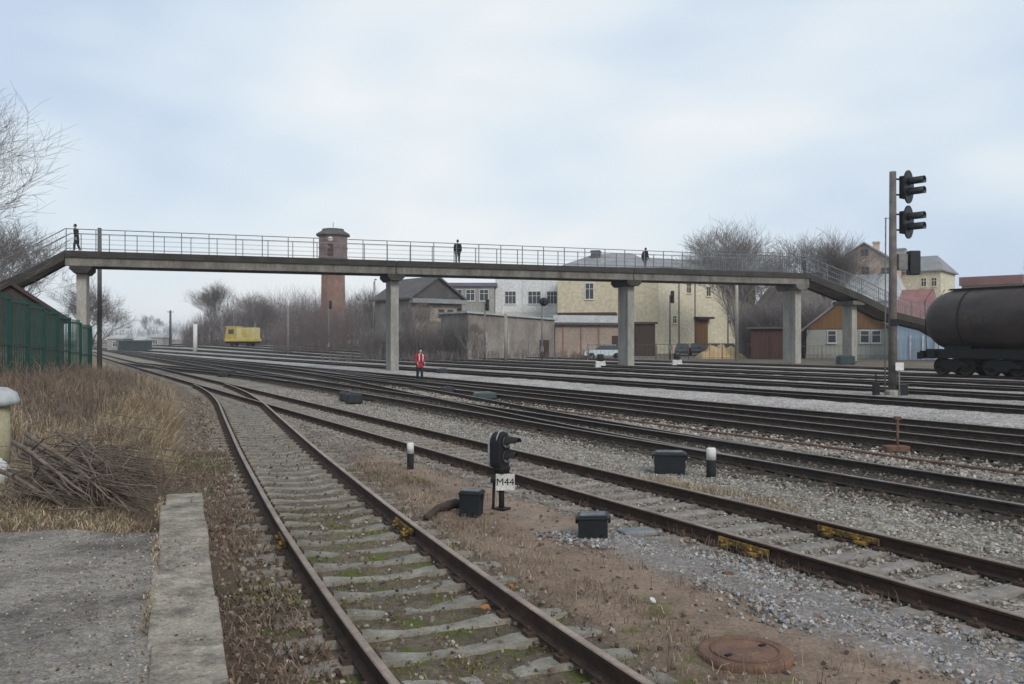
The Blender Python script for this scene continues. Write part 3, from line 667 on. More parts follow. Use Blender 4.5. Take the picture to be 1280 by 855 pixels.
# ------------------------------------------------------------------ footbridge
BX, BY, BA = -27.4, 56.2, math.atan2(18.2, 51.1)
bridge = thing('footbridge', 'long grey concrete footbridge with metal railings crossing over the whole yard', 'footbridge', (BX, BY, 0), BA)
def b2w(x, y=0.0): c, s = math.cos(BA), math.sin(BA); return BX + c * x - s * y, BY + s * x + c * y
PIERS = [0.0, 20.0, 38.6, 54.2]
TOPZ, SLB, GB = 8.08, 7.77, 7.2
bounds = [-0.9, 20.0, 38.6, 55.0]
for i in range(3):
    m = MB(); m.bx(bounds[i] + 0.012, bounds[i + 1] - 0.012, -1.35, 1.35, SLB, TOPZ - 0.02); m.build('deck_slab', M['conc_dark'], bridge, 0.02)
    for sy in (-1, 1):
        m = MB(); m.bx(bounds[i] + 0.03, bounds[i + 1] - 0.03, sy * 1.12 - 0.16, sy * 1.12 + 0.16, GB, SLB); m.bx(bounds[i] + 0.05, bounds[i + 1] - 0.05, sy * 1.12 - 0.21, sy * 1.12 + 0.21, GB - 0.02, GB + 0.14)
        m.build('girder', M['conc_girder'], bridge, 0.015)
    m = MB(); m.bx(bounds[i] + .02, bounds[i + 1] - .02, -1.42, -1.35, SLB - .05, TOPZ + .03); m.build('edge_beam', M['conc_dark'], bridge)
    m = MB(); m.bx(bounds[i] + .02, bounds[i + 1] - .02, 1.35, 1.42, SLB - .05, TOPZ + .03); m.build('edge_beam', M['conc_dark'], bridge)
for i, xp in enumerate(PIERS):
    wx, wy = b2w(xp); z0 = float(gz(wx, wy)) - 0.3
    m = MB(); m.bx(xp - 0.29, xp + 0.29, -0.85, 0.85, z0, 6.72)
    p = m.build('pier', M['concrete'], bridge, 0.03)
    m = MB(); m.prism([(xp - 0.36, 6.72), (xp + 0.36, 6.72), (xp + 0.62, 6.98), (xp + 0.62, GB - 0.02), (xp - 0.62, GB - 0.02), (xp - 0.62, 6.98)], -1.45, 1.45)
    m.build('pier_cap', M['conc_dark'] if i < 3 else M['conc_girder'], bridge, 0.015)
xp = 60.2; wx, wy = b2w(xp)
m = MB(); m.bx(xp - 0.28, xp + 0.28, -0.6, 0.6, float(gz0(wx, wy)) - 0.3, 5.55); m.build('pier', M['concrete'], bridge, 0.03)
m = MB(); m.bx(xp - 0.75, xp + 0.5, -1.3, 1.3, 5.55, 5.9); m.build('pier_cap', M['conc_girder'], bridge, 0.02)
RS = [(55.0, 8.06), (60.2, 6.45), (64.2, 4.9), (69.2, 3.95), (73.5, 2.0), (76.5, 0.65)]
LS = [(-0.9, 8.06), (-3.0, 6.75), (-4.9, 5.8), (-8.5, 4.0), (-13.0, 2.0)]
def flight(P, name):
    for a, b in zip(P[:-1], P[1:]):
        m = MB(); up = 0.0
        (xa, za), (xb, zb) = a, b
        m.prism([(xa, za - 0.08), (xb, zb - 0.08), (xb, zb - 0.42), (xa, za - 0.42)], -1.2, 1.2)
        n = max(3, int(abs(xb - xa) / 0.35))
        for k in range(n):
            t0 = k / n; t1 = (k + 1) / n
            x0 = xa + (xb - xa) * t0; x1 = xa + (xb - xa) * t1; zt_ = za + (zb - za) * t0 if zb < za else za
            m.bx(min(x0, x1), max(x0, x1), -1.18, 1.18, za + (zb - za) * t1 - 0.10, za + (zb - za) * t1 + abs(zb - za) / n * 0.45)
        m.build(name, M['conc_girder'], bridge)
        for sy in (-1.31, 1.31):
            m = MB(); m.prism([(xa, za + 0.04), (xb, zb + 0.04), (xb, zb - 0.55), (xa, za - 0.55)], sy - 0.1, sy + 0.1)
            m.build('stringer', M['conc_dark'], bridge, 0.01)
flight(RS, 'stair_flight'); flight(LS, 'stair_flight')
# railings: posts shared, rails per stretch
pm = MB(); pm.bx(-0.026, 0.026, -0.026, 0.026, 0, 1.43); pm.box((0, 0, 0.02), (0.14, 0.14, 0.03))
p0 = pm.build('railing_post', M['rail_paint'], bridge); post_data = p0.data; bpy.data.objects.remove(p0)
def post(x, y, z):
    o = bpy.data.objects.new('railing_post', post_data); COL.objects.link(o); o.parent = bridge; o.location = (x, y, z)
for sy, ph in ((-1.28, 0.0), (1.28, 0.55)):
    x = -0.8 + ph
    while x < 55.0: post(x, sy, TOPZ - 0.02); x += 1.68
    m = MB()
    m.bx(-0.9, 55.0, sy - 0.025, sy + 0.025, TOPZ + 1.37, TOPZ + 1.42)
    for h in (0.16,): m.bx(-0.9, 55.0, sy - 0.015, sy + 0.015, TOPZ + h, TOPZ + h + 0.03)
    m.build('top_rail', M['rail_paint'], bridge)
    m = MB()
    x = -0.9
    for h in (0.45, 0.75, 1.05): m.bx(-0.9, 55.0, sy - 0.006, sy + 0.006, TOPZ + h, TOPZ + h + 0.012)
    m.build('wire_infill', M['rail_paint'], bridge)
    m = MB(); x = 45.6
    m.bx(45.6, 55.0, sy - 0.02, sy + 0.02, TOPZ + 1.62, TOPZ + 1.66)
    while x < 55.0: m.bx(x - 0.012, x + 0.012, sy - 0.012, sy + 0.012, TOPZ, TOPZ + 1.9 if int(x * 10) % 13 < 2 else TOPZ + 1.64); x += 0.21
    for h in (0.3, 0.6, 0.9, 1.2): m.bx(45.6, 55.0, sy - 0.006, sy + 0.006, TOPZ + h, TOPZ + h + 0.012)
    m.build('picket_screen', M['rail_paint'], bridge)
for P in (RS, LS):
    for sy in (-1.28, 1.28):
        m = MB()
        for (xa, za), (xb, zb) in zip(P[:-1], P[1:]):
            for h, w in ((1.38, 0.055), (0.95, 0.03), (0.5, 0.03)): m.bar((xa, sy, za + h), (xb, sy, zb + h), w, w)
        m.build('stair_rail', M['rail_paint'], bridge)
        L_ = abs(P[-1][0] - P[0][0]); n = int(L_ / 1.7)
        for k in range(1, n + 1):
            x = P[0][0] + (P[-1][0] - P[0][0]) * k / n
            xs_, zs_ = zip(*sorted(P)); post(x, sy, float(np.interp(x, xs_, zs_)) - 0.03)
m = MB()
for sy in (-1.28,):
    x = 55.1
    xs_, zs_ = zip(*sorted(RS))
    while x < 66: z = float(np.interp(x, xs_, zs_)); m.bx(x - .01, x + .01, sy - .01, sy + .01, z, z + 1.36); x += 0.22
m.build('picket_screen', M['rail_paint'], bridge)

# ------------------------------------------------------------------ people
def skin_mesh(V_, E_, rad, root, sub=2):
    bm = bmesh.new(); lay = bm.verts.layers.skin.verify()
    bv = []
    for p, r in zip(V_, rad):
        v = bm.verts.new(p); v[lay].radius = (r, r) if not hasattr(r, '__len__') else r; bv.append(v)
    bv[root][lay].use_root = True
    for a, b in E_: bm.edges.new((bv[a], bv[b]))
    me = bpy.data.meshes.new('tmp'); bm.to_mesh(me); bm.free()
    o = bpy.data.objects.new('tmp', me); COL.objects.link(o)
    s = o.modifiers.new('skin', 'SKIN'); s.use_smooth_shade = True
    d = o.modifiers.new('sub', 'SUBSURF'); d.levels = sub; d.render_levels = sub
    dg = bpy.context.evaluated_depsgraph_get(); dg.update()
    r = bpy.data.meshes.new_from_object(o.evaluated_get(dg)); bpy.data.objects.remove(o)
    return r
def person(label, loc, rz, pose, jacket, trousers, hair='hair', vest=None, group=None, H=1.76):
    k = H / 1.76
    st = pose.get('stride', 0.0); lean = pose.get('lean', 0.0); bend = pose.get('arm', (0.0, 0.0))
    def ln(x, y, z): return (x * k, (y - lean * max(0, z - 0.95)) * k, z * k)
    V_ = [ln(0, 0, .95), ln(0, -.01, 1.15), ln(0, 0, 1.36), ln(0, -.01, 1.47), ln(0, -.02, 1.56)]
    rad = [(.15, .115), (.14, .105), (.165, .11), .06, .055]; E_ = [(0, 1), (1, 2), (2, 3), (3, 4)]
    legs = {}; arms = {}
    def add(p, r, par): V_.append(p); rad.append(r); E_.append((par, len(V_) - 1)); return len(V_) - 1
    for s in (-1, 1):
        f = st * s
        a = add(ln(s * .095, 0, .88), .095, 0); b = add(ln(s * .10, -.04 - f * .5, .49), .062, a)
        fy = -f; c = add(ln(s * .10, fy + .02, .10 + (0.05 if f < 0 else 0)), .045, b)
        d = add(ln(s * .11, fy - .14, .045), .042, c); legs[s] = (a, b, c, d)
    for s in (-1, 1):
        el, fw = bend
        a = add(ln(s * .185, 0, 1.42), .066, 2); b = add(ln(s * .225, .03 + st * s * .4 - el * .1, 1.15), .047, a)
        wy = -.06 + st * s * .7 - fw * .28; wz = .92 + fw * .2
        c = add(ln(s * .225, wy, wz), .032, b); p = add(ln(s * .215, wy - .03, wz - .07), (.02, .036), c)
        for q in range(4):
            f1 = add(ln(s * .215 + (0.0), wy - .06 + q * .021, wz - .12 - .004 * (q in (1, 2))), .0095, p)
            add(ln(s * .21, wy - .055 + q * .021, wz - .165 - .012 * (q in (1, 2))), .008, f1)
        t1 = add(ln(s * .205, wy - .075, wz - .06), .011, p); add(ln(s * .20, wy - .095, wz - .10), .0095, t1)
        arms[s] = (a, b, c)
    body = skin_mesh(V_, E_, rad, 0)
    bm = bmesh.new(); bm.from_mesh(body)
    hm = MB(); hc = Vector(ln(0, -.035, 1.655))
    hm.sphere(hc, (.077 * k, .095 * k, .115 * k), 16, 12)
    hm.sphere(hc + Vector((0, -.098 * k, -.01)), (.014, .022, .026), 8, 6)
    hm.sphere(hc + Vector((0, -.088 * k, -.055)), (.026, .012, .008), 8, 6)
    for s in (-1, 1):
        hm.sphere(hc + Vector((s * .032, -.086 * k, .012)), (.013, .010, .009), 8, 6); hm.sphere(hc + Vector((s * .078 * k, .0, -.005)), (.012, .025, .034), 8, 6)
    tm = bpy.data.meshes.new('t'); tm.from_pydata(hm.v, [], hm.f); bm.from_mesh(tm); bm.to_mesh(body); bm.free()
    body.materials.append(M['skin']); body.polygons.foreach_set('use_smooth', [True] * len(body.polygons))
    root = bpy.data.objects.new('person', body); COL.objects.link(root); root.location = loc; root.rotation_euler.z = rz
    tag(root, label, 'person', group)
    hem = add(ln(0, .0, .82), (.165, .13), 0) if False else len(V_); V_.append(ln(0, 0, pose.get('hem', .82))); rad.append((.155 + .02, .125))
    waist = len(V_); V_.append(ln(0, 0, 1.06)); rad.append((.135, .10))
    def cloth(name, idx, edges, grow, matl, rootv, sub=2):
        mp_ = {j: i for i, j in enumerate(idx)}
        me = skin_mesh([V_[j] for j in idx], [(mp_[a], mp_[b]) for a, b in edges], [tuple(v + grow for v in (rad[j] if hasattr(rad[j], '__len__') else (rad[j], rad[j]))) for j in idx], mp_[rootv], sub)
        me.materials.append(M[matl]); o = bpy.data.objects.new(name, me); COL.objects.link(o); o.parent = root; return o
    ai = [0, 1, 2, 3, hem] + [j for s in (-1, 1) for j in arms[s]]
    cloth('jacket', ai, [(0, 1), (1, 2), (2, 3), (0, hem)] + [e_ for s in (-1, 1) for e_ in ((2, arms[s][0]), (arms[s][0], arms[s][1]), (arms[s][1], arms[s][2]))], 0.038, jacket, 0)
    li = [0, waist] + [j for s in (-1, 1) for j in legs[s][:3]]
    cloth('trousers', li, [(0, waist)] + [e_ for s in (-1, 1) for e_ in ((0, legs[s][0]), (legs[s][0], legs[s][1]), (legs[s][1], legs[s][2]))], 0.022, trousers, 0)
    for s in (-1, 1):
        c = V_[legs[s][2]]; d = V_[legs[s][3]]
        m = MB(); m.sphere(((c[0] + d[0]) / 2, (c[1] + d[1]) / 2 - .01, d[2] + .012), (.062, .145, .062), 10, 8); m.build('shoe', M['black'], root)
    m = MB(); m.sphere(hc + Vector((0, .014, .022)), (.088 * k, .100 * k, .110 * k), 16, 10)
    m.build('hair' if hair == 'hair' else 'cap', M[hair], root)
    if vest:
        cloth('vest', [0, 1, 2], [(0, 1), (1, 2)], 0.055, vest, 0)
        for s in (-1, 1):
            m = MB(); m.tube([ln(s * .10, -.185, 1.06), ln(s * .10, -.20, 1.2), ln(s * .10, -.19, 1.36), ln(s * .1, -.13, 1.47)], 0.03, 8); m.build('reflective_strip', M['reflect'], root)
            m = MB(); m.tube([ln(s * .10, .165, 1.06), ln(s * .10, .18, 1.2), ln(s * .10, .17, 1.36)], 0.045, 8); m.build('reflective_strip', M['reflect'], root)
    return root
x, y = b2w(-0.25, -0.9)
person('person in a long dark coat at the head of the left stairs of the footbridge', (x, y, TOPZ - .02), BA + R(-100), {'stride': .14, 'lean': .10, 'hem': .52}, 'clothnavy', 'clothnavy')
def on_deck(pxl):
    for t in np.arange(-1, 56, 0.05):
        X, Y = b2w(t, -0.2)
        if 640 + F * X / Y >= pxl: return t
t = on_deck(571.5); x, y = b2w(t, -0.2)
person('person in black standing on the middle span of the footbridge beyond the second pier', (x, y, TOPZ - .02), BA + R(165), {'stride': .03}, 'clothblack', 'clothblack', H=1.82)
t = on_deck(805); x, y = b2w(t, -0.3)
person('person with a dark jacket and rucksack-like hump on the footbridge above the third pier', (x, y, TOPZ - .02), BA + R(110), {'stride': .16, 'lean': .1}, 'clothblack', 'clothgrey')
x, y = b2w(55.6, 0.2)
person('person in dark grey at the top of the right stairs of the footbridge', (x, y, 7.9), BA + R(85), {'stride': .12, 'lean': .04}, 'clothgrey', 'clothblack')
wy = 48.5; wx = px(524.5, wy)
person('track worker in a red vest with white strips standing between the tracks', (wx, wy, g(wx, wy) + .0), R(25), {'stride': .10, 'lean': .12, 'arm': (.3, .6)}, 'clothred', 'clothnavy', 'clothblack', 'clothred', H=1.86)

# ------------------------------------------------------------------ foreground signal, boxes, posts
def loc_on(xi, yi, z=0.0):
    Y = F * (CZ - z) / (yi - HZ); return px(xi, Y), Y
sx, sy_ = loc_on(627, 637)
sg = thing('dwarf_signal', 'low two-lens shunting signal with a white number plate beside the second track', 'railway signal', (sx, sy_, g(sx, sy_)), R(60))
# local -y is the way the lenses look
m = MB(); m.tube([(0, 0, -0.2), (0, 0, 0.62)], 0.042, 12); m.box((0, 0, 0.015), (0.2, 0.2, 0.03)); m.build('post', M['blackmatt'], sg)
m = MB(); m.tube([(-.04, 0.13, -0.2), (-.04, 0.11, 0.40)], 0.022, 8); m.box((-.04, 0.105, 0.43), (0.07, 0.09, 0.06)); m.build('cable_riser', M['blackmatt'], sg)
m = MB(); m.lathe([(0.075, 0.54), (0.115, 0.57), (0.13, 0.62), (0.12, 0.66)], 16); m.box((0, 0.0, 0.60), (0.2, 0.17, 0.10)); m.build('bracket', M['blackmatt'], sg, 0.01)
m = MB()
prof = [(-0.13, 0.64), (0.13, 0.64), (0.155, 0.72), (0.155, 1.02), (0.13, 1.10), (0.07, 1.155), (0, 1.17), (-0.07, 1.155), (-0.13, 1.10), (-0.155, 1.02), (-0.155, 0.72)]
m.prism(prof, -0.06, 0.12); hd = m.build('signal_head', M['blackmatt'], sg, 0.02)
prof2 = [(x_ * 0.93, 0.9 + (z_ - 0.9) * 0.95) for x_, z_ in prof]
m = MB(); m.prism(prof2, 0.12, 0.165); m.build('casing_back', M['silver'], sg, 0.02)
m = MB(); m.tube([(0.0 + 0.16 * math.cos(a), 0.0, 1.0 + 0.19 * math.sin(a)) for a in np.linspace(0.3, math.pi - 0.3, 9)], 0.012, 6); m.build('guard_hoop', M['silver'], sg)
for zc, ln_ in ((1.02, 0.21), (0.80, 0.17)):
    m = MB(); m.lathe([(0.085, -0.07), (0.088, -0.10), (0.07, -0.10)], 20, (0, 0, zc), axis='Y'); m.build('lens_ring', M['silver'], sg)
    m = MB(); m.lathe([(0.0, -0.115), (0.05, -0.108), (0.072, -0.085), (0.072, -0.06)], 20, (0, 0, zc), axis='Y'); m.build('lens', M['lens'], sg)
    m = MB(); vs = []; fs = []
    for j, yv in enumerate((-0.09, -0.09 - ln_)):
        for th in (0.094, 0.086):
            for a in np.linspace(-0.35, math.pi + 0.35, 15):
                aa = a if j == 0 else 0.30 + (a + 0.35) * (math.pi - 0.6) / (math.pi + 0.7)
                vs.append((th * math.cos(aa), yv, zc + th * math.sin(aa) - (0.02 if j else 0)))
    for i in range(14):
        fs += [(i, i + 1, 30 + i + 1, 30 + i), (15 + i, 45 + i, 45 + i + 1, 15 + i + 1), (30 + i, 30 + i + 1, 45 + i + 1, 45 + i)]
    m.add(vs, fs, 0, True); m.build('lens_hood', M['blackmatt'], sg)
pl = MB(); pl.bx(-0.142, 0.142, -0.007, 0.007, -0.125, 0.125)
plate = pl.build('number_plate', M['white'], sg, 0.004); plate.location = (-0.02, 0, 0) ; plate.rotation_euler.z = R(-60 + 4)
plate.location = (Matrix.Rotation(R(-60), 3, 'Z') @ Vector((0.055, -0.075, 0.425)))
fc = bpy.data.curves.new('number_text', 'FONT'); fc.body = 'M44'; fc.size = 0.155; fc.align_x = 'CENTER'; fc.align_y = 'CENTER'; fc.extrude = 0.002; fc.offset = 0.0
fo = bpy.data.objects.new('tmp', fc); COL.objects.link(fo)
dg = bpy.context.evaluated_depsgraph_get(); dg.update(); tm = bpy.data.meshes.new_from_object(fo.evaluated_get(dg)); bpy.data.objects.remove(fo)
tm.materials.clear(); tm.materials.append(M['black'])
to = bpy.data.objects.new('number_text', tm); COL.objects.link(to); to.parent = plate; to.location = (0, -0.010, 0); to.rotation_euler = (R(90), 0, 0)

def eq_box(label, xi, yi, w, d, h, rz, tilt=0.0):
    X, Y = loc_on(xi, yi, 0.02); b = thing('cable_box', label, 'equipment box', (X, Y, g(X, Y)), rz)
    b.rotation_euler.y = tilt
    m = MB(); m.box((0, 0, h * .42), (w * .9, d * .9, h * .84 + .1), taper=1.06); m.build('case', M['boxblue'], b, 0.012)
    m = MB(); m.box((0, 0, h * .88), (w * 1.04, d * 1.04, h * .09)); m.box((0, 0, h * .955), (w * .96, d * .96, h * .07), taper=0.85); m.build('lid', M['boxblue'], b, 0.01)
    m = MB(); m.box((0, 0, h * .995), (w * .8, d * .78, 0.012)); m.build('lid_plate', M['lid'], b, 0.004)
    for s in (-1, 1):
        m = MB(); m.box((s * w * .52, 0, h * .74), (0.03, 0.09, 0.07)); m.tube([(s * w * .54, -.03, h * .7), (s * w * .54, .03, h * .7)], 0.012, 6); m.build('latch', M['blackmatt'], b)
        m = MB(); m.box((s * w * .36, -d * .46, 0.0), (0.06, 0.05, 0.16)); m.build('foot', M['boxblue'], b)
    return b
eq_box('small blue-black cable box beside the low signal, its muddy hose trailing left', 589, 641, 0.32, 0.30, 0.36, R(-12), R(1.5))
eq_box('small blue-black cable box standing alone on the dirt near the gravel patch', 742, 671, 0.40, 0.34, 0.32, R(-6), R(-2))
eq_box('larger blue-black cable box beside the marker post between second and third track', 837, 590, 0.62, 0.42, 0.42, R(-8))
X, Y = loc_on(578, 638); X2, Y2 = loc_on(533, 650)
m = MB(); mid_ = [(X, Y, .10), (X - .10, Y - .02, .11), (X - .22, Y - .06, .08), (X - .36, Y - .12, .055), (X2, Y2, .035), (X2 - .03, Y2, .03)]
m.tube(mid_, [.06, .075, .07, .055, .045, .03], 10); tag(m.build('cable_hose', M['conduit']), 'thick muddy cable hose running left out of the box by the low signal', 'cable hose')

def marker(label, xi, yi, h, r):
    X, Y = loc_on(xi, yi); b = thing('marker_post', label, 'marker post', (X, Y, g(X, Y)))
    m = MB(); m.lathe([(r, -0.2), (r, h * .60)], 14); m.build('black_base', M['blackmatt'], b)
    m = MB(); m.lathe([(r, h * .60 + .001), (r, h - .02), (r - .02, h), (0.0, h)], 14); m.build('white_top', M['white'], b)
    return b
marker('slim white-topped black marker post left of the low signal', 513, 587, 0.53, 0.068)
marker('stout white-topped black marker post right of the larger cable box', 889, 597, 0.55, 0.088)

X, Y = loc_on(932, 821); mh = thing('manhole_cover', 'round rusty manhole cover lying on the dirt at the bottom of the view', 'manhole cover', (X, Y, g(X, Y)))
m = MB(); m.lathe([(0.375, -0.05), (0.375, 0.045), (0.355, 0.055), (0.335, 0.05), (0.0, 0.052)], 40); m.build('disc', M['rust'], mh)
m = MB(); m.lathe([(0.28, 0.045), (0.28, 0.060), (0.26, 0.060), (0.26, 0.045)], 40); m.build('rim_ring', M['rust'], mh)
for a in (0.6, 0.6 + math.pi):
    m = MB(); m.box((0.2 * math.cos(a), 0.2 * math.sin(a), 0.056), (0.06, 0.03, 0.012), a); m.build('lifting_slot', M['blackmatt'], mh)
X, Y = loc_on(796, 668); m = MB(); m.box((0, 0, 0.03), (0.46, 0.3, 0.06), 0.3); tag(m.build('stone_slab', M['stoneslab'], None, 0.015, (X, Y, g(X, Y))), 'flat blue-grey slab lying in the gravel right of the lone cable box', 'slab')
X, Y = loc_on(1122, 571)
st = thing('stub_post', 'thin rusty stub post with a small box at its foot in the pinkish gravel', 'post', (X, Y, g(X, Y)))
m = MB(); m.tube([(0, 0, -.2), (0, 0, 0.72)], 0.028, 8); m.box((0, 0, 0.74), (0.13, 0.1, 0.07)); m.build('stem', M['rust'], st)
m = MB(); m.box((-.05, -.02, 0.06), (0.5, 0.3, 0.16)); m.build('foot_box', M['rust'], st, 0.01)
# rusty pipe lying along the strip between third and fourth track
m = MB(); m.tube([(18.0 - 0.55 * yv + 0.05 * math.sin(yv), yv, float(gz(18.0 - 0.55 * yv, yv)) + 0.05) for yv in np.arange(13, 33, 1.0)], 0.03, 6)
tag(m.build('pipe', M['rust']), 'long thin rusty pipe lying in the pinkish gravel strip', 'pipe')

# ------------------------------------------------------------------ tall signal mast
Yp = 35.0 / (476 / F + 0.604); Xp = 476 / F * Yp
ms = thing('signal_mast', 'tall concrete signal mast with two pairs of black lamps near the tank wagon', 'railway signal', (Xp, Yp, g(Xp, Yp)))
sc = Yp / F
m = MB(); m.tube([(0, 0, -.3), (0, 0, 283 * sc)], [0.17, 0.125], 14); m.build('mast', M['mast'], ms)
m = MB(); m.lathe([(0.3, -.1), (0.3, 0.25), (0.2, 0.32)], 12, smooth=False); m.build('base', M['concrete'], ms)
def head(zc):
    rot = R(40)             # looks right and a little toward the camera
    hd_ = MB()
    n = 28; a_, b_ = 0.39, 0.64
    prof = [(a_ * math.cos(2 * math.pi * i / n), b_ * math.sin(2 * math.pi * i / n)) for i in range(n)]
    hd_.prism(prof, -0.03, 0.03)
    o = hd_.build('backplate', M['black'], ms); o.location = (0.60, 0.0, zc); o.rotation_euler.z = rot
    m = MB(); m.box((0, 0.16, 0), (0.36, 0.26, 0.86)); c = m.build('lamp_case', M['black'], o, 0.03)
    for dz in (0.20, -0.20):
        m = MB(); m.lathe([(0.13, -0.03), (0.145, -0.10)], 18, (0, 0, dz), axis='Y'); m.lathe([(0.0, -.07), (0.12, -.05)], 18, (0, 0, dz), axis='Y'); m.build('lens', M['lens'], o)
        m = MB(); vs = []; fs = []
        for j, yv in enumerate((-0.03, -0.62)):
            for th in (0.155, 0.145):
                for a in np.linspace(-0.7, math.pi + 0.7, 19): vs.append((th * math.cos(a), yv, dz + th * math.sin(a)))
        for i in range(18): fs += [(i, i + 1, 38 + i + 1, 38 + i), (19 + i, 57 + i, 57 + i + 1, 19 + i + 1), (38 + i, 38 + i + 1, 57 + i + 1, 57 + i)]
        m.add(vs, fs, 0, True); m.build('lens_hood', M['black'], o)
    m = MB(); m.bar((0.1, 0.02, zc - .3), (0.45, 0.08, zc - .3), .06, .06); m.bar((0.1, 0.02, zc + .3), (0.45, 0.08, zc + .3), .06, .06); m.build('bracket', M['blackmatt'], ms)
base_z = 497
head((base_z - 233) * sc); head((base_z - 277) * sc)
m = MB(); m.box((0.79, 0.0, (base_z - 328) * sc), (0.42, 0.36, 30 * sc)); m.build('route_box', M['boxblue'], ms, 0.04)
m = MB(); m.box((0.38, 0.03, (base_z - 327) * sc), (0.36, 0.2, 0.62)); m.build('box_bracket', M['postmetal'], ms, 0.01)
m = MB()
for s in (-.16, .16): m.tube([(-0.3 + s * .35, s, 0.0), (-0.27 + s * .35, s, 225 * sc)], 0.014, 6)
zz = 0.3
while zz < 225 * sc: m.tube([(-0.3 - .056, -.16, zz), (-.3 + .056, .16, zz)], 0.009, 5); zz += 0.33
for zz in (1.2, 3.6, 6.9): m.bar((-0.3, 0, zz), (0, 0, zz), .025, .025)
m.build('ladder', M['postmetal'], ms)
m = MB(); m.box((0.0, -.19, 2.9), (.34, .04, .24)); m.build('mast_band', M['blackmatt'], ms)
X, Y = px(1124, Yp - .3), Yp - .3
sp = thing('sign_post', 'small blank white plate on a thin post at the foot of the signal mast', 'sign', (X, Y, g(X, Y)))
m = MB(); m.tube([(0, 0, -.2), (0, 0, 1.3)], 0.03, 8); m.build('post', M['postmetal'], sp)
m = MB(); m.box((0, -.04, 1.22), (0.32, 0.02, 0.30)); m.build('plate', M['white'], sp, 0.004)
m = MB(); m.box((0, 0, 0.24), (0.34, 0.26, 0.48), taper=.95); m.box((0, 0, .50), (.38, .3, .05)); tag(m.build('cable_box', M['boxblue'], None, .015, (px(1128, Yp - .1), Yp - .1, g(px(1128, Yp), Yp))), 'dark box on the ground just right of the signal mast foot', 'equipment box')
m = MB(); m.tube([(0, 0, -.2), (0, 0, 1.0)], .03, 8); m.box((0, 0, .35), (.22, .18, .5)); tag(m.build('cable_pit_post', M['blackmatt'], None, 0, (px(1095, Yp), Yp, g(px(1095, Yp), Yp))), 'short black stake with a small case just left of the signal mast foot', 'post')

# ------------------------------------------------------------------ yard equipment further off
def mid_signal(label, xi, Y, ytop, yhead, w, round_head, color):
    X = px(xi, Y); z0 = g(X, Y); b = thing('lineside_signal', label, 'railway signal', (X, Y, z0))
    zt_ = pz(ytop, Y) - z0
    m = MB(); m.tube([(0, 0, -.2), (0, 0, zt_ + .1)], [.09, .07], 8); m.build('mast', M[color], b)
    m = MB()
    if round_head: m.lathe([(0.0, -.12), (.42, -.12), (.42, -.06), (.2, .12), (0, .14)], 18, (.18, 0, zt_ - .1), axis='Y')
    else: m.box((.24, 0, zt_ - .1), (.34, .3, w)); 
    h = m.build('lamp_head', M['black'], b, 0 if round_head else .06)
    m = MB(); m.tube([(.2, -.12, zt_), (.28, -.38, zt_)], .1, 10); m.tube([(.2, -.12, zt_ - .28), (.28, -.38, zt_ - .28)], .1, 10); m.build('lens_hood', M['black'], h)
    m = MB(); m.box((0.02, -.05, 1.2), (.3, .25, .55)); m.build('relay_case', M['postmetal'], b, .02)
mid_signal('thin signal with a round black head in front of the white building', 677.5, 84, 376, 0, .8, True, 'postmetal')
mid_signal('thin signal with a small dark head near the grey barn', 606, 84, 380, 0, 1.1, False, 'postmetal')
mid_signal('dark signal mast with a black box head in front of the cream building', 837.5, 88, 370, 0, 1.25, False, 'polewood')
mid_signal('small signal standing in front of the brick water tower', 411, 118, 380, 0, 1.1, False, 'postmetal')
def white_dwarf(label, xi, Y):
    X = px(xi, Y); b = thing('dwarf_signal', label, 'railway signal', (X, Y, g(X, Y)))
    m = MB(); m.box((0, 0, .22), (.82, .6, .62), taper=.85); m.build('base', M['white'], b, .05)
    m = MB(); m.box((0, 0, .78), (.5, .42, .58)); m.build('head', M['black'], b, .1)
    m = MB(); m.tube([(-.1, -.2, .88), (-.1, -.42, .88)], .09, 10); m.tube([(.12, -.2, .68), (.12, -.42, .68)], .09, 10); m.build('lens_hood', M['black'], b)
white_dwarf('dwarf signal on a white base just left of the third bridge pier', 750.5, 67)
white_dwarf('dwarf signal on a white base between the third and fourth bridge piers', 846, 69)
def switch_box(label, xi, yi, w, h, matl='boxblue', d=.7, lift=.05):
    X, Y = loc_on(xi, yi); 
    for _ in range(4): Y = F * (CZ - g(X, Y)) / (yi - HZ); X = px(xi, Y)
    b = thing('switch_machine', label, 'switch machine', (X, Y, g(X, Y)), R(20))
    m = MB(); m.box((0, 0, h * .45 + .02), (w, d, h * .8), taper=.93); m.build('case', M[matl], b, .04)
    m = MB(); m.box((0, 0, h * .9), (w * .8, d * .8, h * .16), taper=.8); m.build('cover', M[matl], b, .03)
    m = MB(); m.tube([(w * .5, 0, h * .4), (w * .5 + .5, .1, h * .25)], .035, 6); m.box((w * .3, -d * .45, .0), (.1, .1, .2)); m.build('drive_rod', M['blackmatt'], b)
switch_box('larger of the two dark boxes standing side by side left of the bridge pier', 442, 505, .62, .46)
switch_box('smaller of the two dark boxes standing side by side left of the bridge pier', 430, 502, .32, .42)
switch_box('dark flat switch box at the far left beside the second track', 279, 471, .7, .35)
switch_box('small dark stump beside the far left switch box', 292, 470, .35, .42)
switch_box('greenish flat switch box right of the track worker', 606, 500, .85, .34, 'cardark')
switch_box('dark switch box at the heels of the track worker', 560, 492, .55, .32)
switch_box('low dark switch box behind the track worker', 553, 469, .6, .45)
switch_box('green switch box by the foot of the right stairs', 1057, 456, 1.5, .8, 'cardark', .6)
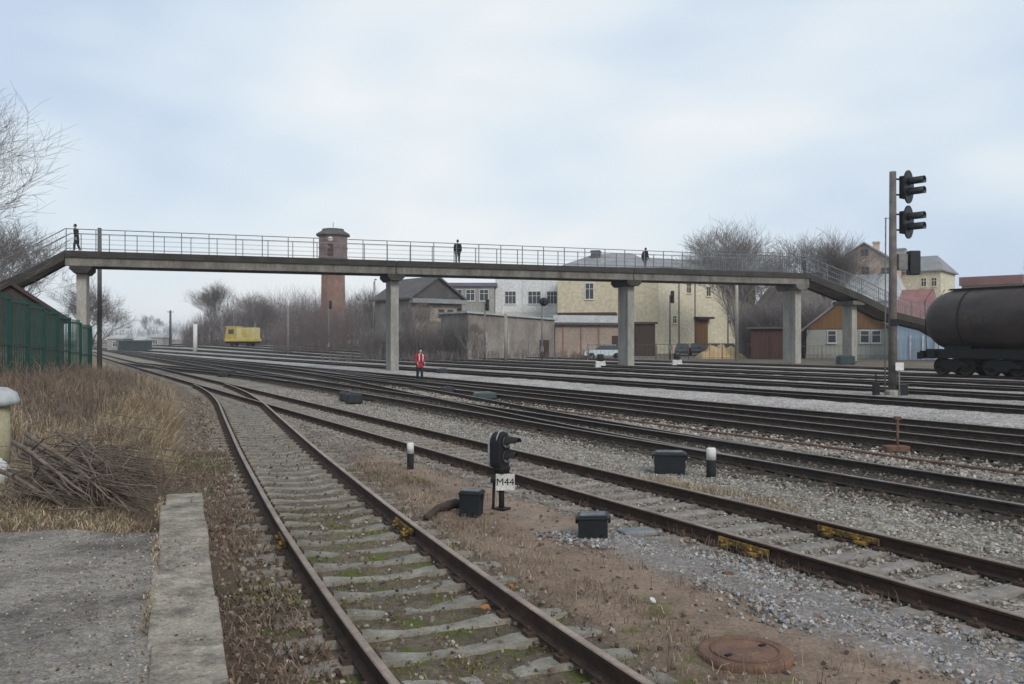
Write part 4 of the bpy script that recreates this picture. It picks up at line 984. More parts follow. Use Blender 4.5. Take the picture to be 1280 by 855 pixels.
def pole(label, xi, Y, ytop, r0, r1, matl, name='pole', cat='pole', arm=None, z0=None):
    X = px(xi, Y); z0 = g(X, Y) if z0 is None else z0; h = pz(ytop, Y) - z0
    b = thing(name, label, cat, (X, Y, z0))
    m = MB(); m.tube([(0, 0, -.3), (0, 0, h)], [r0, r1], 10); m.build('shaft', M[matl], b)
    if arm == 'lamp':
        m = MB(); m.tube([(0, 0, h - .1), (.1, -.3, h + .15), (.3, -.9, h + .2)], .04, 6); m.build('arm', M[matl], b)
        m = MB(); m.sphere((.3, -1.0, h + .18), (.16, .3, .09), 10, 6); m.build('lamp_head', M['silver'], b)
    if arm == 'cross':
        m = MB(); m.box((0, 0, h - .35), (1.4, .1, .1)); m.build('crossarm', M[matl], b)
        for s in (-.6, -.2, .2, .6):
            m = MB(); m.lathe([(.03, h - .3), (.06, h - .22), (.03, h - .12)], 8, (s, 0, 0)); m.build('insulator', M['white'], b)
    return b
pole('tall dark pole rising behind the left end of the footbridge', 124.5, 61, 285, .17, .13, 'polewood', 'utility_pole')
pole('thin whitish lamp pole beside the bare tree near the second bridge pier', 468, 108, 352, .16, .12, 'concrete', 'lamp_pole', 'lamp post', 'lamp')
pole('short white concrete post in front of the long grey shed', 632, 80, 392, .16, .14, 'concrete', 'post', 'post')
pole('grey concrete pole between the third and fourth bridge piers', 921, 82, 352, .17, .13, 'concrete', 'utility_pole')
pole('slim pale pole in front of the thicket right of the yellow trolley', 360, 120, 382, .17, .14, 'postmetal', 'utility_pole')
pole('thick short white post left of the yellow trolley', 244, 150, 405, .36, .34, 'white', 'post', 'post')
pole('distant dark pole standing alone at the far left of the yard', 213, 190, 388, .3, .2, 'polewood', 'utility_pole', 'pole', 'cross')
pole('thin grey pole behind the yellow trolley', 292, 180, 388, .2, .16, 'postmetal', 'utility_pole')

# ------------------------------------------------------------------ tank wagon
tx0, tt = TRK[8]
Yl = tx0 / ((1163 - 640) / F + tt); Xl_ = tx0 - tt * Yl
zr = float(gz0(Xl_, Yl)) + RAILZ + .172
ta = math.atan2(-1, tt)       # along the track toward the camera
wg = thing('tank_wagon', 'dark brown railway tank wagon cut by the right edge of the view', 'tank wagon', (Xl_, Yl, zr), ta)
LN = 15.5; rc = 1.66; zc = 2.95
m = MB()
prof = [(0.0, 0.15), (.45, .18), (.85, .3), (1.2, .52), (1.42, .8), (1.55, 1.1), (1.6, 1.3), (rc, 1.5)]
full = prof + [(rc + .0, 3.5), (rc + .012, 3.52), (rc + .012, 3.62), (rc, 3.64), (rc, 8.0), (rc + .012, 8.02), (rc + .012, 8.12), (rc, 8.14)] + [(r_, LN - x_) for r_, x_ in reversed(prof)]
m.lathe(full, 40, (0, 0, zc), axis='X'); m.build('barrel', M['tank'], wg)
for xs2 in (2.6, 6.2, LN - 6.2, LN - 2.6):
    m = MB(); m.lathe([(rc + .004, xs2 - .05), (rc + .022, xs2 - .045), (rc + .022, xs2 + .045), (rc + .004, xs2 + .05)], 40, (0, 0, zc), axis='X'); m.build('tank_strap', M['blackmatt'], wg)
for sy_2 in (-1, 1):
    m = MB()
    for q in (-.22, .22): m.tube([(LN * .5 + q, sy_2 * 1.5, 1.3), (LN * .5 + q, sy_2 * 1.76, zc), (LN * .5 + q, sy_2 * 1.2, zc + 1.25), (LN * .5 + q, sy_2 * .5, zc + rc + .1)], .022, 6)
    m.build('side_ladder', M['blackmatt'], wg)
    m = MB(); m.tube([(1.3, sy_2 * .42, zc + rc + .02), (1.3, sy_2 * .42, zc + rc + .75), (LN - 1.3, sy_2 * .42, zc + rc + .75), (LN - 1.3, sy_2 * .42, zc + rc + .02)], .02, 6) if False else m.box((LN / 2, sy_2 * .5, zc + rc + .02), (LN - 3, .06, .1))
    m.build('walkway_edge', M['blackmatt'], wg)
m = MB(); m.lathe([(.42, zc + rc - .1), (.42, zc + rc + .28), (.36, zc + rc + .34), (0, zc + rc + .36)], 20, (LN / 2, 0, 0)); m.build('dome_hatch', M['tank'], wg)
m = MB(); m.box((LN / 2, 0, zc + rc + .03), (LN - 2.6, .75, .05)); m.build('walkway', M['blackmatt'], wg)
m = MB()
m.box((LN / 2, 0, 1.15), (LN - .6, .5, .32)); m.box((1.0, 0, 1.12), (.35, 2.9, .38)); m.box((LN - 1.0, 0, 1.12), (.35, 2.9, .38)); m.box((.35, 0, 1.1), (.22, 2.7, .42)); m.box((LN - .35, 0, 1.1), (.22, 2.7, .42))
for sy_2 in (-1.18, 1.18): m.box((LN / 2, sy_2, 1.16), (LN - 1.2, .14, .5))
for xx in (2.2, LN - 2.2): m.box((xx, 0, 1.45), (1.6, 2.0, .4), taper=.9)
m.build('underframe', M['blackmatt'], wg, .02)
for xe, s in ((0.0, -1), (LN, 1)):
    m = MB(); m.box((xe + s * .15, 0, 1.02), (.9, .28, .3)); m.box((xe + s * .62, .03, 1.02), (.2, .42, .38)); m.build('coupler', M['blackmatt'], wg, .03)
for s in (-1, 1):
    m = MB(); m.tube([(.12, s * .55, 1.3), (.02, s * .55, zc + 1.1), (.5, s * .55, zc + rc + .1)], .02, 6)
    m.build('ladder_rail', M['blackmatt'], wg)
def wheelset(x):
    o = []
    for s in (-1, 1):
        m = MB(); m.lathe([(.0, -.07), (.2, -.07), (.22, -.04), (.4, -.04), (.42, -.07), (.475, -.07), (.475, .055), (.51, .06), (.51, .085), (.0, .085)], 28, (x, 0, .475), axis='Y')
        m.v = [(a, b_ * (-s) + s * .81, c) for a, b_, c in m.v]
        m.build('wheel', M['steel'], wg)
    m = MB(); m.tube([(x, -.9, .475), (x, .9, .475)], .08, 10); m.build('axle', M['steel'], wg)
for x_ in (1.25, 2.6, 4.0, 5.35): wheelset(x_)
for x_ in (LN - 1.25, LN - 2.6, LN - 4.0, LN - 5.35): wheelset(x_)
for xb in (1.92, 4.68, LN - 1.92, LN - 4.68):
    for s in (-1, 1):
        m = MB(); m.prism([(xb - .95, .40), (xb - .5, .44), (xb - .3, .24), (xb + .3, .24), (xb + .5, .44), (xb + .95, .40), (xb + .95, .58), (xb + .45, .86), (xb - .45, .86), (xb - .95, .58)], s * 1.02 - .08, s * 1.02 + .08)
        m.build('bogie_side', M['blackmatt'], wg, .03)
        m = MB(); 
        for q in (-.12, .12): m.lathe([(.07, .34), (.075, .42), (.07, .5), (.075, .58)], 10, (xb + q, s * 1.02, .3)); 
        m.build('spring', M['steel'], wg)
m = MB()
for k, w_ in enumerate((.28, .22, .3)): m.box((3.15 + k * .42, 0, zc - .02 + .03 * (k % 2)), (w_, .01, .34))
m.v = [(a, -(rc + .012) * math.cos((c - zc) / rc) + 0 * b_, zc + rc * math.sin((c - zc) / rc)) for a, b_, c in m.v] if False else [(a, (rc * 1.004) * math.cos((c - zc) / rc) * -1 + b_, c) for a, b_, c in m.v]
m.build('worn_marking', M['tankmark'], wg)

# ------------------------------------------------------------------ yellow trolley
Yt = 165; Xt = px(305, Yt); zt_ = float(gz0(Xt, Yt)) + .18
tr = thing('rail_trolley', 'small yellow railway maintenance trolley parked at the far side of the yard', 'rail trolley', (px(286, Yt), Yt, zt_), R(-14))
LT = 5.9
m = MB(); m.prism([(0, 1.15), (.0, 2.3), (.25, 3.55), (2.2, 3.55), (2.2, 1.15)], -1.25, 1.25); m.build('cab', M['trolley'], tr, .06)
m = MB(); m.box((1.1, 0, 3.62), (2.3, 2.6, .12)); m.build('cab_roof', M['trolleypale'], tr, .04)
m = MB(); m.box((4.05, 0, 2.3), (3.6, 2.4, 2.3)); m.build('body', M['trolleypale'], tr, .05)
m = MB(); m.box((LT / 2 + .05, 0, 1.15), (LT + .3, 2.55, .5)); m.build('side_skirt', M['trolley'], tr, .03)
m = MB(); m.box((1.25, -1.27, 2.7), (1.1, .04, .85)); m.build('cab_window', M['glass'], tr)
for k in range(3):
    m = MB(); m.box((2.9 + k * 1.15, -1.225, 2.4), (.9, .05, 1.5)); m.build('panel_door', M['trolley'] if k % 2 else M['trolleypale'], tr, .01)
m = MB(); m.box((LT / 2, 0, .72), (LT, 2.0, .34)); m.build('chassis', M['blackmatt'], tr)
for x_ in (1.2, 4.6):
    for s in (-1, 1):
        m = MB(); m.lathe([(0, -.06), (.43, -.06), (.43, .06), (0, .06)], 20, (x_, s * .8, .43), axis='Y'); m.build('wheel', M['steel'], tr)
    m = MB(); m.tube([(x_, -.8, .43), (x_, .8, .43)], .07, 8); m.build('axle', M['steel'], tr)

# ------------------------------------------------------------------ buildings
def bld(name, label, cat, xl, Yl_, xr, Yr_, zb=None):
    A = Vector((px(xl, Yl_), Yl_)); B = Vector((px(xr, Yr_), Yr_)); d = B - A
    z = zb if zb is not None else min(float(gz0(A.x, A.y)), float(gz0(B.x, B.y)))
    o = thing(name, label, cat, (A.x, A.y, z), math.atan2(d.y, d.x)); return o, d.length, z
def window(root, x, z, w, h, ybase=0.0, fr='frame', mull=1, bars=1):
    m = MB(); t = .09
    for q in ((x - w / 2, x + w / 2, z - h / 2 - t, z - h / 2), (x - w / 2, x + w / 2, z + h / 2, z + h / 2 + t), (x - w / 2 - t, x - w / 2, z - h / 2 - t, z + h / 2 + t), (x + w / 2, x + w / 2 + t, z - h / 2 - t, z + h / 2 + t)):
        m.bx(q[0], q[1], ybase - .06, ybase + .01, q[2], q[3])
    for k in range(1, mull + 1): xm = x - w / 2 + w * k / (mull + 1); m.bx(xm - .03, xm + .03, ybase - .045, ybase + .01, z - h / 2, z + h / 2)
    for k in range(1, bars + 1): zm = z - h / 2 + h * (.35 if bars == 1 else k / (bars + 1)) + (h * .3 if bars == 1 else 0); m.bx(x - w / 2, x + w / 2, ybase - .04, ybase + .008, zm - .03, zm + .03)
    m.bx(x - w / 2 - .14, x + w / 2 + .14, ybase - .14, ybase + .01, z - h / 2 - t - .06, z - h / 2 - t)
    f = m.build('window', M[fr], root)
    m = MB(); m.bx(x - w / 2, x + w / 2, ybase - .02, ybase + .0, z - h / 2, z + h / 2); m.build('pane', M['glass'], f)
    return f
def gable(root, w, depth, h, ridge, wallm, roofm, over=.4, gablem=None, base=-.6):
    m = MB(); m.prism([(0, base), (w, base), (w, h), (w / 2, ridge), (0, h)] if gablem is None else [(0, base), (w, base), (w, h), (0, h)], 0, depth); m.build('wall', M[wallm], root)
    if gablem:
        m = MB(); m.prism([(-.05, h + .002), (w + .05, h + .002), (w / 2, ridge)], -.08, depth); m.build('gable', M[gablem], root)
    sl = (ridge - h) / (w / 2)
    m = MB(); t = .22
    for s in (0, 1):
        pts_ = [(-over, h - over * sl + .06), (w / 2, ridge + .06), (w / 2, ridge + .06 + t), (-over, h - over * sl + .06 + t)]
        if s: pts_ = [(w - a, b_) for a, b_ in pts_][::-1]
        m.prism(pts_, -over, depth + over)
    return m.build('roof', M[roofm], root)
def sideroof(root, w, depth, h, ridge, wallm, roofm, over=.4, hip=0.0, base=-.6):
    m = MB(); m.bx(0, w, 0, depth, base, h); m.build('wall', M[wallm], root)
    e = over; d2 = depth / 2
    vs = [(-e, -e, h), (w + e, -e, h), (w + e, depth + e, h), (-e, depth + e, h), (hip, d2, ridge), (w - hip, d2, ridge)]
    vs2 = [(a, b_, c - .18) for a, b_, c in vs[:4]]
    m = MB(); m.add([(a, b_, c + .2) for a, b_, c in vs] + [(a, b_, c + .02) for a, b_, c in vs[:4]], [(0, 1, 5, 4), (1, 2, 5), (2, 3, 4, 5), (3, 0, 4), (6, 9, 8, 7), (0, 6, 7, 1), (1, 7, 8, 2), (2, 8, 9, 3), (3, 9, 6, 0)])
    return m.build('roof', M[roofm], root)
def chimney(roof, x, y, z0, z1, w=.7, matl='brick'):
    m = MB(); m.bx(x - w / 2, x + w / 2, y - w / 2, y + w / 2, z0, z1); m.bx(x - w / 2 - .08, x + w / 2 + .08, y - w / 2 - .08, y + w / 2 + .08, z1 - .25, z1 - .08); return m.build('chimney', M[matl], roof)
def flatroof(root, w, depth, h, wallm, roofm, over=.25, slope=0.0, base=-.6, t=.25):
    m = MB(); m.prism([(0, base), (w, base), (w, h + slope), (0, h)], 0, depth); m.build('wall', M[wallm], root)
    m = MB(); m.prism([(-over, h + .003), (w + over, h + slope + .003), (w + over, h + slope + t), (-over, h + t)], -over, depth + over); return m.build('roof', M[roofm], root)

# cream two-storey building in two wings
b, w, z = bld('town_building', 'cream plastered building with a hipped grey roof behind the third bridge pier', 'building', 697, 115, 822, 112)
rf = sideroof(b, w, 12, pz(336, 113) - z, pz(318.5, 119) - z, 'cream', 'roofgrey', .5, 4.0)
chimney(rf, w * .34, 4.5, pz(330, 113) - z, pz(312, 117) - z, 1.2, 'roofdark')
m = MB(); m.lathe([(.0, -.1), (.75, -.1), (.75, .9), (0, .9)], 18, (w * .44, 2.2, pz(331, 113) - z), axis='Y'); m.build('dormer', M['creampale'], rf)
window(b, w * .325, pz(364, 114) - z, 1.0, 2.0, mull=1)
m = MB(); m.bx(w * .02, w * .60, -1.6, -.02, pz(396, 114) - z, pz(391, 114) - z); m.build('canopy', M['roofbrown'], b)
m = MB(); m.bx(w * .02, w * .60, -1.5, -.02, pz(402, 114) - z, pz(396.4, 114) - z); m.build('canopy_shade_block', M['darkdoor'], b)  # dark block added as the shade under the canopy, not a real board
m = MB(); m.bx(0, w, -.08, -.003, .0, .9); m.build('plinth', M['greywall'], b)
b, w, z = bld('town_building', 'longer pale cream wing with a low grey roof behind the bare tree', 'building', 822.5, 113, 944, 122)
rf = sideroof(b, w, 11, pz(338, 117) - z, pz(326, 122) - z, 'creampale', 'roofgrey', .5, 3.0)
for xx, yy_ in ((.30, 361), (.5, 364), (.9, 367)): window(b, w * xx, pz(yy_, 117) - z, .7, 1.2, fr='creampale', mull=1)
for xx in (.16, .72): window(b, w * xx, pz(400, 117) - z, .6, .9, fr='creampale')
m = MB(); m.bx(w * .37, w * .49, -.07, -.003, -.2, pz(399, 116) - z); m.build('door', M['woodorange'], b)
m = MB(); m.bx(w * .35, w * .51, -1.0, -.003, pz(398.6, 116) - z, pz(396, 116) - z); m.build('door_canopy', M['roofbrown'], b)
for xx in (.2, .36, .7): m = MB(); m.tube([(w * xx, -.1, 0), (w * xx, -.1, pz(338, 117) - z)], .07, 6); m.build('downpipe', M['postmetal'], b)
b, w, z = bld('garden_shed', 'dark brown boarded shed just right of the third bridge pier', 'shed', 794, 103, 819, 103)
flatroof(b, w, 4, pz(405, 103) - z, 'darkdoor', 'roofbrown')
m = MB(); m.bx(w * .25, w * .75, -.05, -.003, 0, 2.0); m.build('door', M['darkdoor'], b)
# white building and grey-white wing
b, w, z = bld('white_building', 'white plastered building with large windows behind the low sheds', 'building', 619, 126, 699, 126)
flatroof(b, w, 10, pz(338, 126) - z, 'whitewall', 'roofgrey')
for xi, hw in ((638, 13), (668, 15), (690, 12)): window(b, (xi - 619) / 80 * w, pz(372, 126) - z, hw * 126 / F, 15 * 126 / F, mull=2)
for xi in (629, 654, 680): m = MB(); m.bx((xi - 619) / 80 * w - .12, (xi - 619) / 80 * w + .12, -.09, -.003, 0, pz(340, 126) - z); m.build('pilaster', M['whitewall'], b)
m = MB(); m.bx(0, w, -.06, -.003, pz(391, 126) - z, pz(388, 126) - z); m.build('string_course', M['frame'], b)
b, w, z = bld('grey_building', 'low grey-white building with a dull purple roof edge beside the white building', 'building', 556, 124, 618, 124)
flatroof(b, w, 9, pz(358, 124) - z, 'greywall', 'purple', .4, 0, -.6, .5)
for xi in (572, 588, 605): window(b, (xi - 556) / 62 * w, pz(369, 124) - z, 1.15, 1.5, mull=1)
# old grey barn
b, w, z = bld('old_barn', 'old grey barn with a dark steep roof beside the second bridge pier', 'barn', 514, 99, 580, 103)
b.rotation_euler.z += R(4)
gable(b, w, 8, pz(372, 100) - z, pz(347, 100) - z, 'shedwall', 'roofdark', .5, 'roofdark')
m = MB(); m.bx(-.3, w + .2, -.9, -.09, pz(379, 100) - z, pz(374, 100) - z); m.build('lean_canopy', M['roofgrey'], b)
m = MB(); m.bx(w * .35, w + .003, -.06, -.003, pz(402, 100) - z, pz(381, 100) - z); m.build('brick_panel', M['pinkwall'], b)
for xx in (.58, .76): window(b, w * xx, pz(391, 100) - z, .62, .7, -.06, 'roofdark', 0, 0)
m = MB(); m.bx(w * .9, w * .99, -.1, -.065, pz(394, 100) - z, pz(384, 100) - z); m.build('hatch', M['darkdoor'], b)
# long sheds
b, w, z = bld('long_shed', 'long low grey shed with a stained wall in front of the white building', 'shed', 585, 92, 693, 98)
flatroof(b, w, 6, pz(392, 94) - z, 'shedwall', 'roofpale', .3, -(pz(392, 94) - pz(402, 98)) * .8, -.6, .2)
for xx in (.2, .45, .7): m = MB(); m.bx(w * xx - .08, w * xx + .08, -.07, -.003, -.2, 2.9); m.build('buttress', M['greywall'], b)
m = MB(); m.bx(w * .82, w * .93, -.06, -.003, -.2, 2.1); m.build('door', M['darkdoor'], b)
b, w, z = bld('long_shed', 'pinkish low shed with a pale lean-to roof left of the third bridge pier', 'shed', 694, 100, 782, 103)
flatroof(b, w, 6, pz(404, 101) - z, 'pinkwall', 'roofpale', .4, 0, -.6, .9)
for xx in (.1, .35, .6): m = MB(); m.bx(w * xx, w * xx + .18, -.07, -.003, -.2, pz(405, 101) - z); m.build('pilaster', M['roofred'], b)
m = MB(); m.bx(w * .8, w * .97, -.06, -.003, -.2, 2.4); m.build('door', M['darkdoor'], b)
m = MB(); m.bx(-.3, w + .3, -.55, -.42, pz(406, 101) - z, pz(403.2, 101) - z); m.build('fascia', M['roofdark'], b)
# water tower
Yw = 150; Xw = px(416.5, Yw); zw = g(Xw, Yw)
wt = thing('water_tower', 'old brick water tower rising behind the footbridge', 'water tower', (Xw, Yw, zw), R(8))
s_ = Yw / F
h1 = pz(326, Yw) - zw; h2 = pz(296, Yw) - zw; h3 = pz(284, Yw) - zw
m = MB(); m.lathe([(2.25, -.5), (2.05, h1 - .6)], 8, smooth=False); m.build('shaft', M['towerbrick'], wt)
m = MB(); m.lathe([(2.05, h1 - .6), (2.5, h1), (2.5, h2)], 8, smooth=False); m.build('head', M['towerhead'], wt)
for hh in (h1 + .3, h1 + 2.0): m = MB(); m.lathe([(2.5, hh), (2.6, hh + .05), (2.6, hh + .25), (2.5, hh + .3)], 8, smooth=False); m.build('brick_course', M['towerhead'], wt)
m = MB(); m.lathe([(2.5, h2), (3.0, h2 + .12), (3.0, h2 + .35), (2.0, h2 + .95), (1.9, h3 - .35), (0.0, h3 - .1)], 8, smooth=False); m.build('roof', M['roofdark'], wt)
m = MB(); m.tube([(0, 0, h3), (0, 0, h3 + .9)], .05, 6); m.build('finial', M['postmetal'], wt)
m = MB(); a0 = R(-98)
m.box((2.36 * math.cos(a0), 2.36 * math.sin(a0), h1 + 1.7), (.95, .16, 2.4), a0 + R(90)); m.build('window_niche', M['darkdoor'], wt)
m = MB(); m.lathe([(0, -.06), (.42, -.06), (.42, .06), (0, .06)], 16, axis='Y'); c = m.build('round_plaque', M['white'], wt); c.location = (2.42 * math.cos(a0), 2.42 * math.sin(a0), h1 + 3.45); c.rotation_euler.z = a0 + R(90)
# right-hand houses
b, w, z = bld('brick_house', 'tall beige brick house with a steep gable behind the right stairs', 'house', 1043, 122, 1119, 118)
rf = gable(b, w, 16, pz(330, 120) - z, pz(305, 120) - z, 'brick', 'roofgrey', .5)
window(b, w * .5, pz(315, 119) - z, 1.0, .9, mull=1, bars=0, fr='greywall'); window(b, w * .52, pz(339, 119) - z, .9, 1.3, fr='greywall'); window(b, w * .2, pz(341, 119) - z, .9, 1.3, fr='greywall'); window(b, w * .84, pz(341, 119) - z, .9, 1.3, fr='greywall')
chimney(rf, w * .62, 4, pz(312, 120) - z, pz(299, 120) - z, .8); chimney(rf, w * .95, 9, pz(328, 120) - z, pz(305, 120) - z, 1.3, 'greywall')
b, w, z = bld('cream_house', 'cream house wing with a grey roof right behind the signal mast', 'house', 1121, 124, 1176, 120.5)
sideroof(b, w, 9, pz(340, 122) - z, pz(322, 126) - z, 'creampale', 'roofgrey', .4, 1.4)
for xx in (.62, .85): window(b, w * xx, pz(353, 122) - z, .6, 1.1, fr='creampale'); window(b, w * xx, pz(378, 122) - z, .6, 1.1, fr='creampale')
b, w, z = bld('annex', 'low annex with a pale metal roof in front of the brick house', 'annex', 1046, 110, 1122, 106)
sideroof(b, w, 8, pz(378, 109) - z, pz(343, 109) - z, 'whitewall', 'roofpale', .3, .8)
b, w, z = bld('red_roof_shed', 'small building with a faded red metal roof right of the signal mast', 'shed', 1119, 100, 1160, 98)
sideroof(b, w, 7, pz(402, 99) - z, pz(362, 99) - z, 'greywall', 'roofred', .3, .0)
b, w, z = bld('wooden_house', 'grey-green wooden house with an orange-brown boarded gable under the right stairs', 'house', 1008, 92, 1114, 88)
gable(b, w, 9, pz(411, 90) - z, pz(371, 90) - z, 'housewall', 'roofgrey', .5, 'woodorange')
for xi in (1041, 1082, 1096): window(b, (xi - 1008) / 106 * w, pz(421, 90) - z, .75, 1.15, mull=0)
m = MB(); m.bx(-.04, w + .04, -.1, -.003, -.3, .45); m.build('plinth', M['greywall'], b)
b, w, z = bld('blue_shed', 'pale blue boarded sheds between the signal mast and the tank wagon', 'shed', 1119, 86, 1171, 83.5)
flatroof(b, w, 5, pz(399, 84) - z, 'blueshed', 'roofgrey', .3, -(413 - 399) * 84 / F * .9, -.6, .25)
for xx in (.08, .42, .7): m = MB(); m.bx(w * xx, w * xx + .8, -.05, -.003, -.2, 2.05); m.build('door', M['blueshed'], b)
for xx in (.02, .36, .66, .95): m = MB(); m.bx(w * xx, w * xx + .14, -.09, -.003, -.2, 2.35); m.build('door_post', M['whitewall'], b)
b, w, z = bld('garage', 'low dark red boarded garage left of the fourth bridge pier', 'garage', 938, 88, 984, 86.5)
flatroof(b, w, 5, pz(411, 87) - z, 'garage', 'roofdark', .3, 0, -.6, .2)
for xx in (.06, .54): m = MB(); m.bx(w * xx, w * xx + w * .4, -.05, -.003, -.2, 2.3); m.build('garage_door', M['garage'], b)
b, w, z = bld('dark_roof_house', 'house with a big dark grey roof half hidden behind the fourth bridge pier', 'house', 930, 103, 1036, 99)
sideroof(b, w, 10, pz(407, 102) - z, pz(356, 102) - z, 'greywall', 'roofmoss', .4, 2.2)
b, w, z = bld('red_building', 'distant red-roofed block seen over the tank wagon', 'building', 1202, 143, 1276, 137)
flatroof(b, w, 10, pz(356, 140) - z, 'pinkwall', 'roofred', .3, 0, -.6, 1.4)
for xx in (.2, .45, .7): window(b, w * xx, pz(368, 140) - z, 1.3, 1.6)
# sheds behind the green fence
b, w, z = bld('brown_shed', 'brown-roofed shed behind the green fence at the left edge', 'shed', -60, 44.5, 80, 47.5, 1.2)
gable(b, w, 4.5, pz(400, 46) - z, pz(358, 46) - z, 'roofbrown', 'roofbrown', .3)
# distant pale huts at the far left
for i, (xi, wd, hh, Yd, lb) in enumerate(((134, 20, 2.5, 190, 'distant white hut just right of the dark pole at the far left'), (166, 14, 1.9, 205, 'distant pale hut, second of three low ones at the far left'), (186, 16, 2.1, 215, 'distant pale hut, rightmost of the low ones at the far left'))):
    b, w, z = bld('hut', lb, 'hut', xi, Yd, xi + wd, Yd)
    sideroof(b, w, 5, hh, hh + .7, 'greywall', 'roofpale', .2)
    window(b, w * .5, hh * .55, 1.0, 1.0)
b, w, z = bld('dark_hut', 'long low dark hut in front of the distant pale huts at the far left', 'hut', 148, 175, 190, 178)
flatroof(b, w, 4, 2.0, 'cardark', 'roofdark')
# sand heap and yard fence
Ys = 92
m = MB(); n = 22
xs_ = np.linspace(px(872, Ys), px(930, Ys), n); vs = []; fs = []
for j in range(8):
    for i in range(n):
        u = i / (n - 1) * 2 - 1; v = j / 7 * 2 - 1; hgt = max(0, (1 - u * u) * (1 - v * v)) ** .7 * (1.35 + .25 * math.sin(i * 1.3) + .2 * math.sin(j * 2.1 + i))
        vs.append((xs_[i], Ys - 2 + j * .6, g(xs_[i], Ys) - .05 + hgt))
for j in range(7):
    for i in range(n - 1): fs.append((j * n + i, j * n + i + 1, (j + 1) * n + i + 1, (j + 1) * n + i))
m.add(vs, fs, 0, True); tag(m.build('sand_heap', M['sand']), 'heap of ochre sand beside the grey pole in front of the cream building', 'sand heap')
def mesh_fence(label, pts3, h, matl, step=2.5, picket=.25, bars=(.1, .95)):
    f = thing('mesh_fence', label, 'fence', pts3[0])
    o0 = Vector(pts3[0])
    for a, b_ in zip(pts3[:-1], pts3[1:]):
        a = Vector(a) - o0; b_ = Vector(b_) - o0; L_ = (b_ - a).length; n = max(1, round(L_ / step))
        for k in range(n):
            p = a.lerp(b_, k / n); q = a.lerp(b_, (k + 1) / n)
            m = MB(); m.tube([p - Vector((0, 0, .3)), p + Vector((0, 0, h + .05))], .045, 8); m.build('fence_post', M[matl], f)
            m = MB()
            for t in bars: m.bar(p + Vector((0, 0, h * t)), q + Vector((0, 0, h * t)), .035, .04)
            j = 0; np_ = int((q - p).length / picket)
            for j in range(1, np_): r_ = p.lerp(q, j / np_); m.bx(r_.x - .012, r_.x + .012, r_.y - .012, r_.y + .012, r_.z + .03, r_.z + h)
            m.build('fence_panel', M[matl], f)
    return f
def gp(xi, Y): X = px(xi, Y); return (X, Y, g(X, Y))
mesh_fence('thin dark yard fence in front of the parked cars and sand heap', [gp(735, 90), gp(820, 89), gp(945, 87)], 1.6, 'roofdark', 3, .4)
mesh_fence('thin grey fence along the wooden house under the right stairs', [gp(985, 84), gp(1070, 84), gp(1118, 83)], 1.4, 'postmetal', 3, .4)
# green fence on the left bank
gf = thing('green_fence', 'dark green panel fence stepping down the bank at the left edge', 'fence', (0, 0, 0))
FA = Vector((px(-14, 27), 27, 0)); FB = Vector((px(113, 42), 42, 0)); nf = 7
def ftop(t): return pz(360, 27) * (1 - t) + pz(409, 42) * t + 0.12 * math.sin(t * 3.1)
for k in range(nf):
    p = FA.lerp(FB, k / nf); q = FA.lerp(FB, (k + 1) / nf); t = (k + .5) / nf; zt2 = ftop(t)
    zb2 = min(g(p.x, p.y), g(q.x, q.y)) - .2
    m = MB(); m.bx(p.x - .045, p.x + .045, p.y - .045, p.y + .045, zb2 - .3, zt2 + .06); m.build('fence_post', M['green'], gf)
    m = MB(); d = (q - p); nb = int(d.length / .27)
    for j in range(1, nb): r_ = p.lerp(q, j / nb); m.bx(r_.x - .017, r_.x + .017, r_.y - .012, r_.y + .012, zb2, zt2)
    for f_ in (.12, .5, .95): z2 = zb2 + (zt2 - zb2) * f_; m.bar((p.x, p.y, z2), (q.x, q.y, z2), .06, .07)
    m.build('fence_panel', M['green'], gf)
m = MB(); m.bx(FB.x - .06, FB.x + .06, FB.y - .06, FB.y + .06, g(FB.x, FB.y) - .5, ftop(1) + .05); m.build('fence_post', M['green'], gf)

# ------------------------------------------------------------------ cars
def car(label, X, Y, rz, paint, group=None):
    c = thing('parked_car', label, 'car', (X, Y, g(X, Y)), rz, group)
    m = MB(); m.prism([(-2.1, .32), (-2.15, .62), (-2.0, .86), (-1.35, .93), (1.0, .93), (2.0, .78), (2.15, .55), (2.1, .3)], -.82, .82); m.build('body', M[paint], c, .06)
    m = MB(); vs = [(-1.75, -.76, .93), (1.05, -.76, .93), (.35, -.6, 1.42), (-1.25, -.6, 1.42)]; vs += [(a, -b_, d) for a, b_, d in vs]
    m.add(vs, [(0, 1, 2, 3), (7, 6, 5, 4), (0, 4, 5, 1), (1, 5, 6, 2), (2, 6, 7, 3), (3, 7, 4, 0)]); m.build('glasshouse', M['glass'], c, .03)
    m = MB(); m.box((-.45, 0, 1.44), (1.62, 1.22, .05)); m.build('roof_panel', M[paint], c, .02)
    for x_ in (-1.3, 1.3):
        for s in (-1, 1): m = MB(); m.lathe([(0, -.1), (.2, -.1), (.22, -.07), (.31, -.08), (.31, .1), (0, .1)], 18, (x_, s * .76, .31), axis='Y'); m.build('wheel', M['tyre'], c)
    for s in (-1, 1): m = MB(); m.box((2.1, s * .6, .66), (.12, .34, .14)); m.build('headlight', M['silver'], c, .02); m = MB(); m.box((-2.1, s * .64, .72), (.1, .26, .16)); m.build('tail_light', M['clothred'], c, .02)
    return c
car('pale blue car parked in front of the pinkish low shed', px(755, 94), 94, R(175), 'carpale')
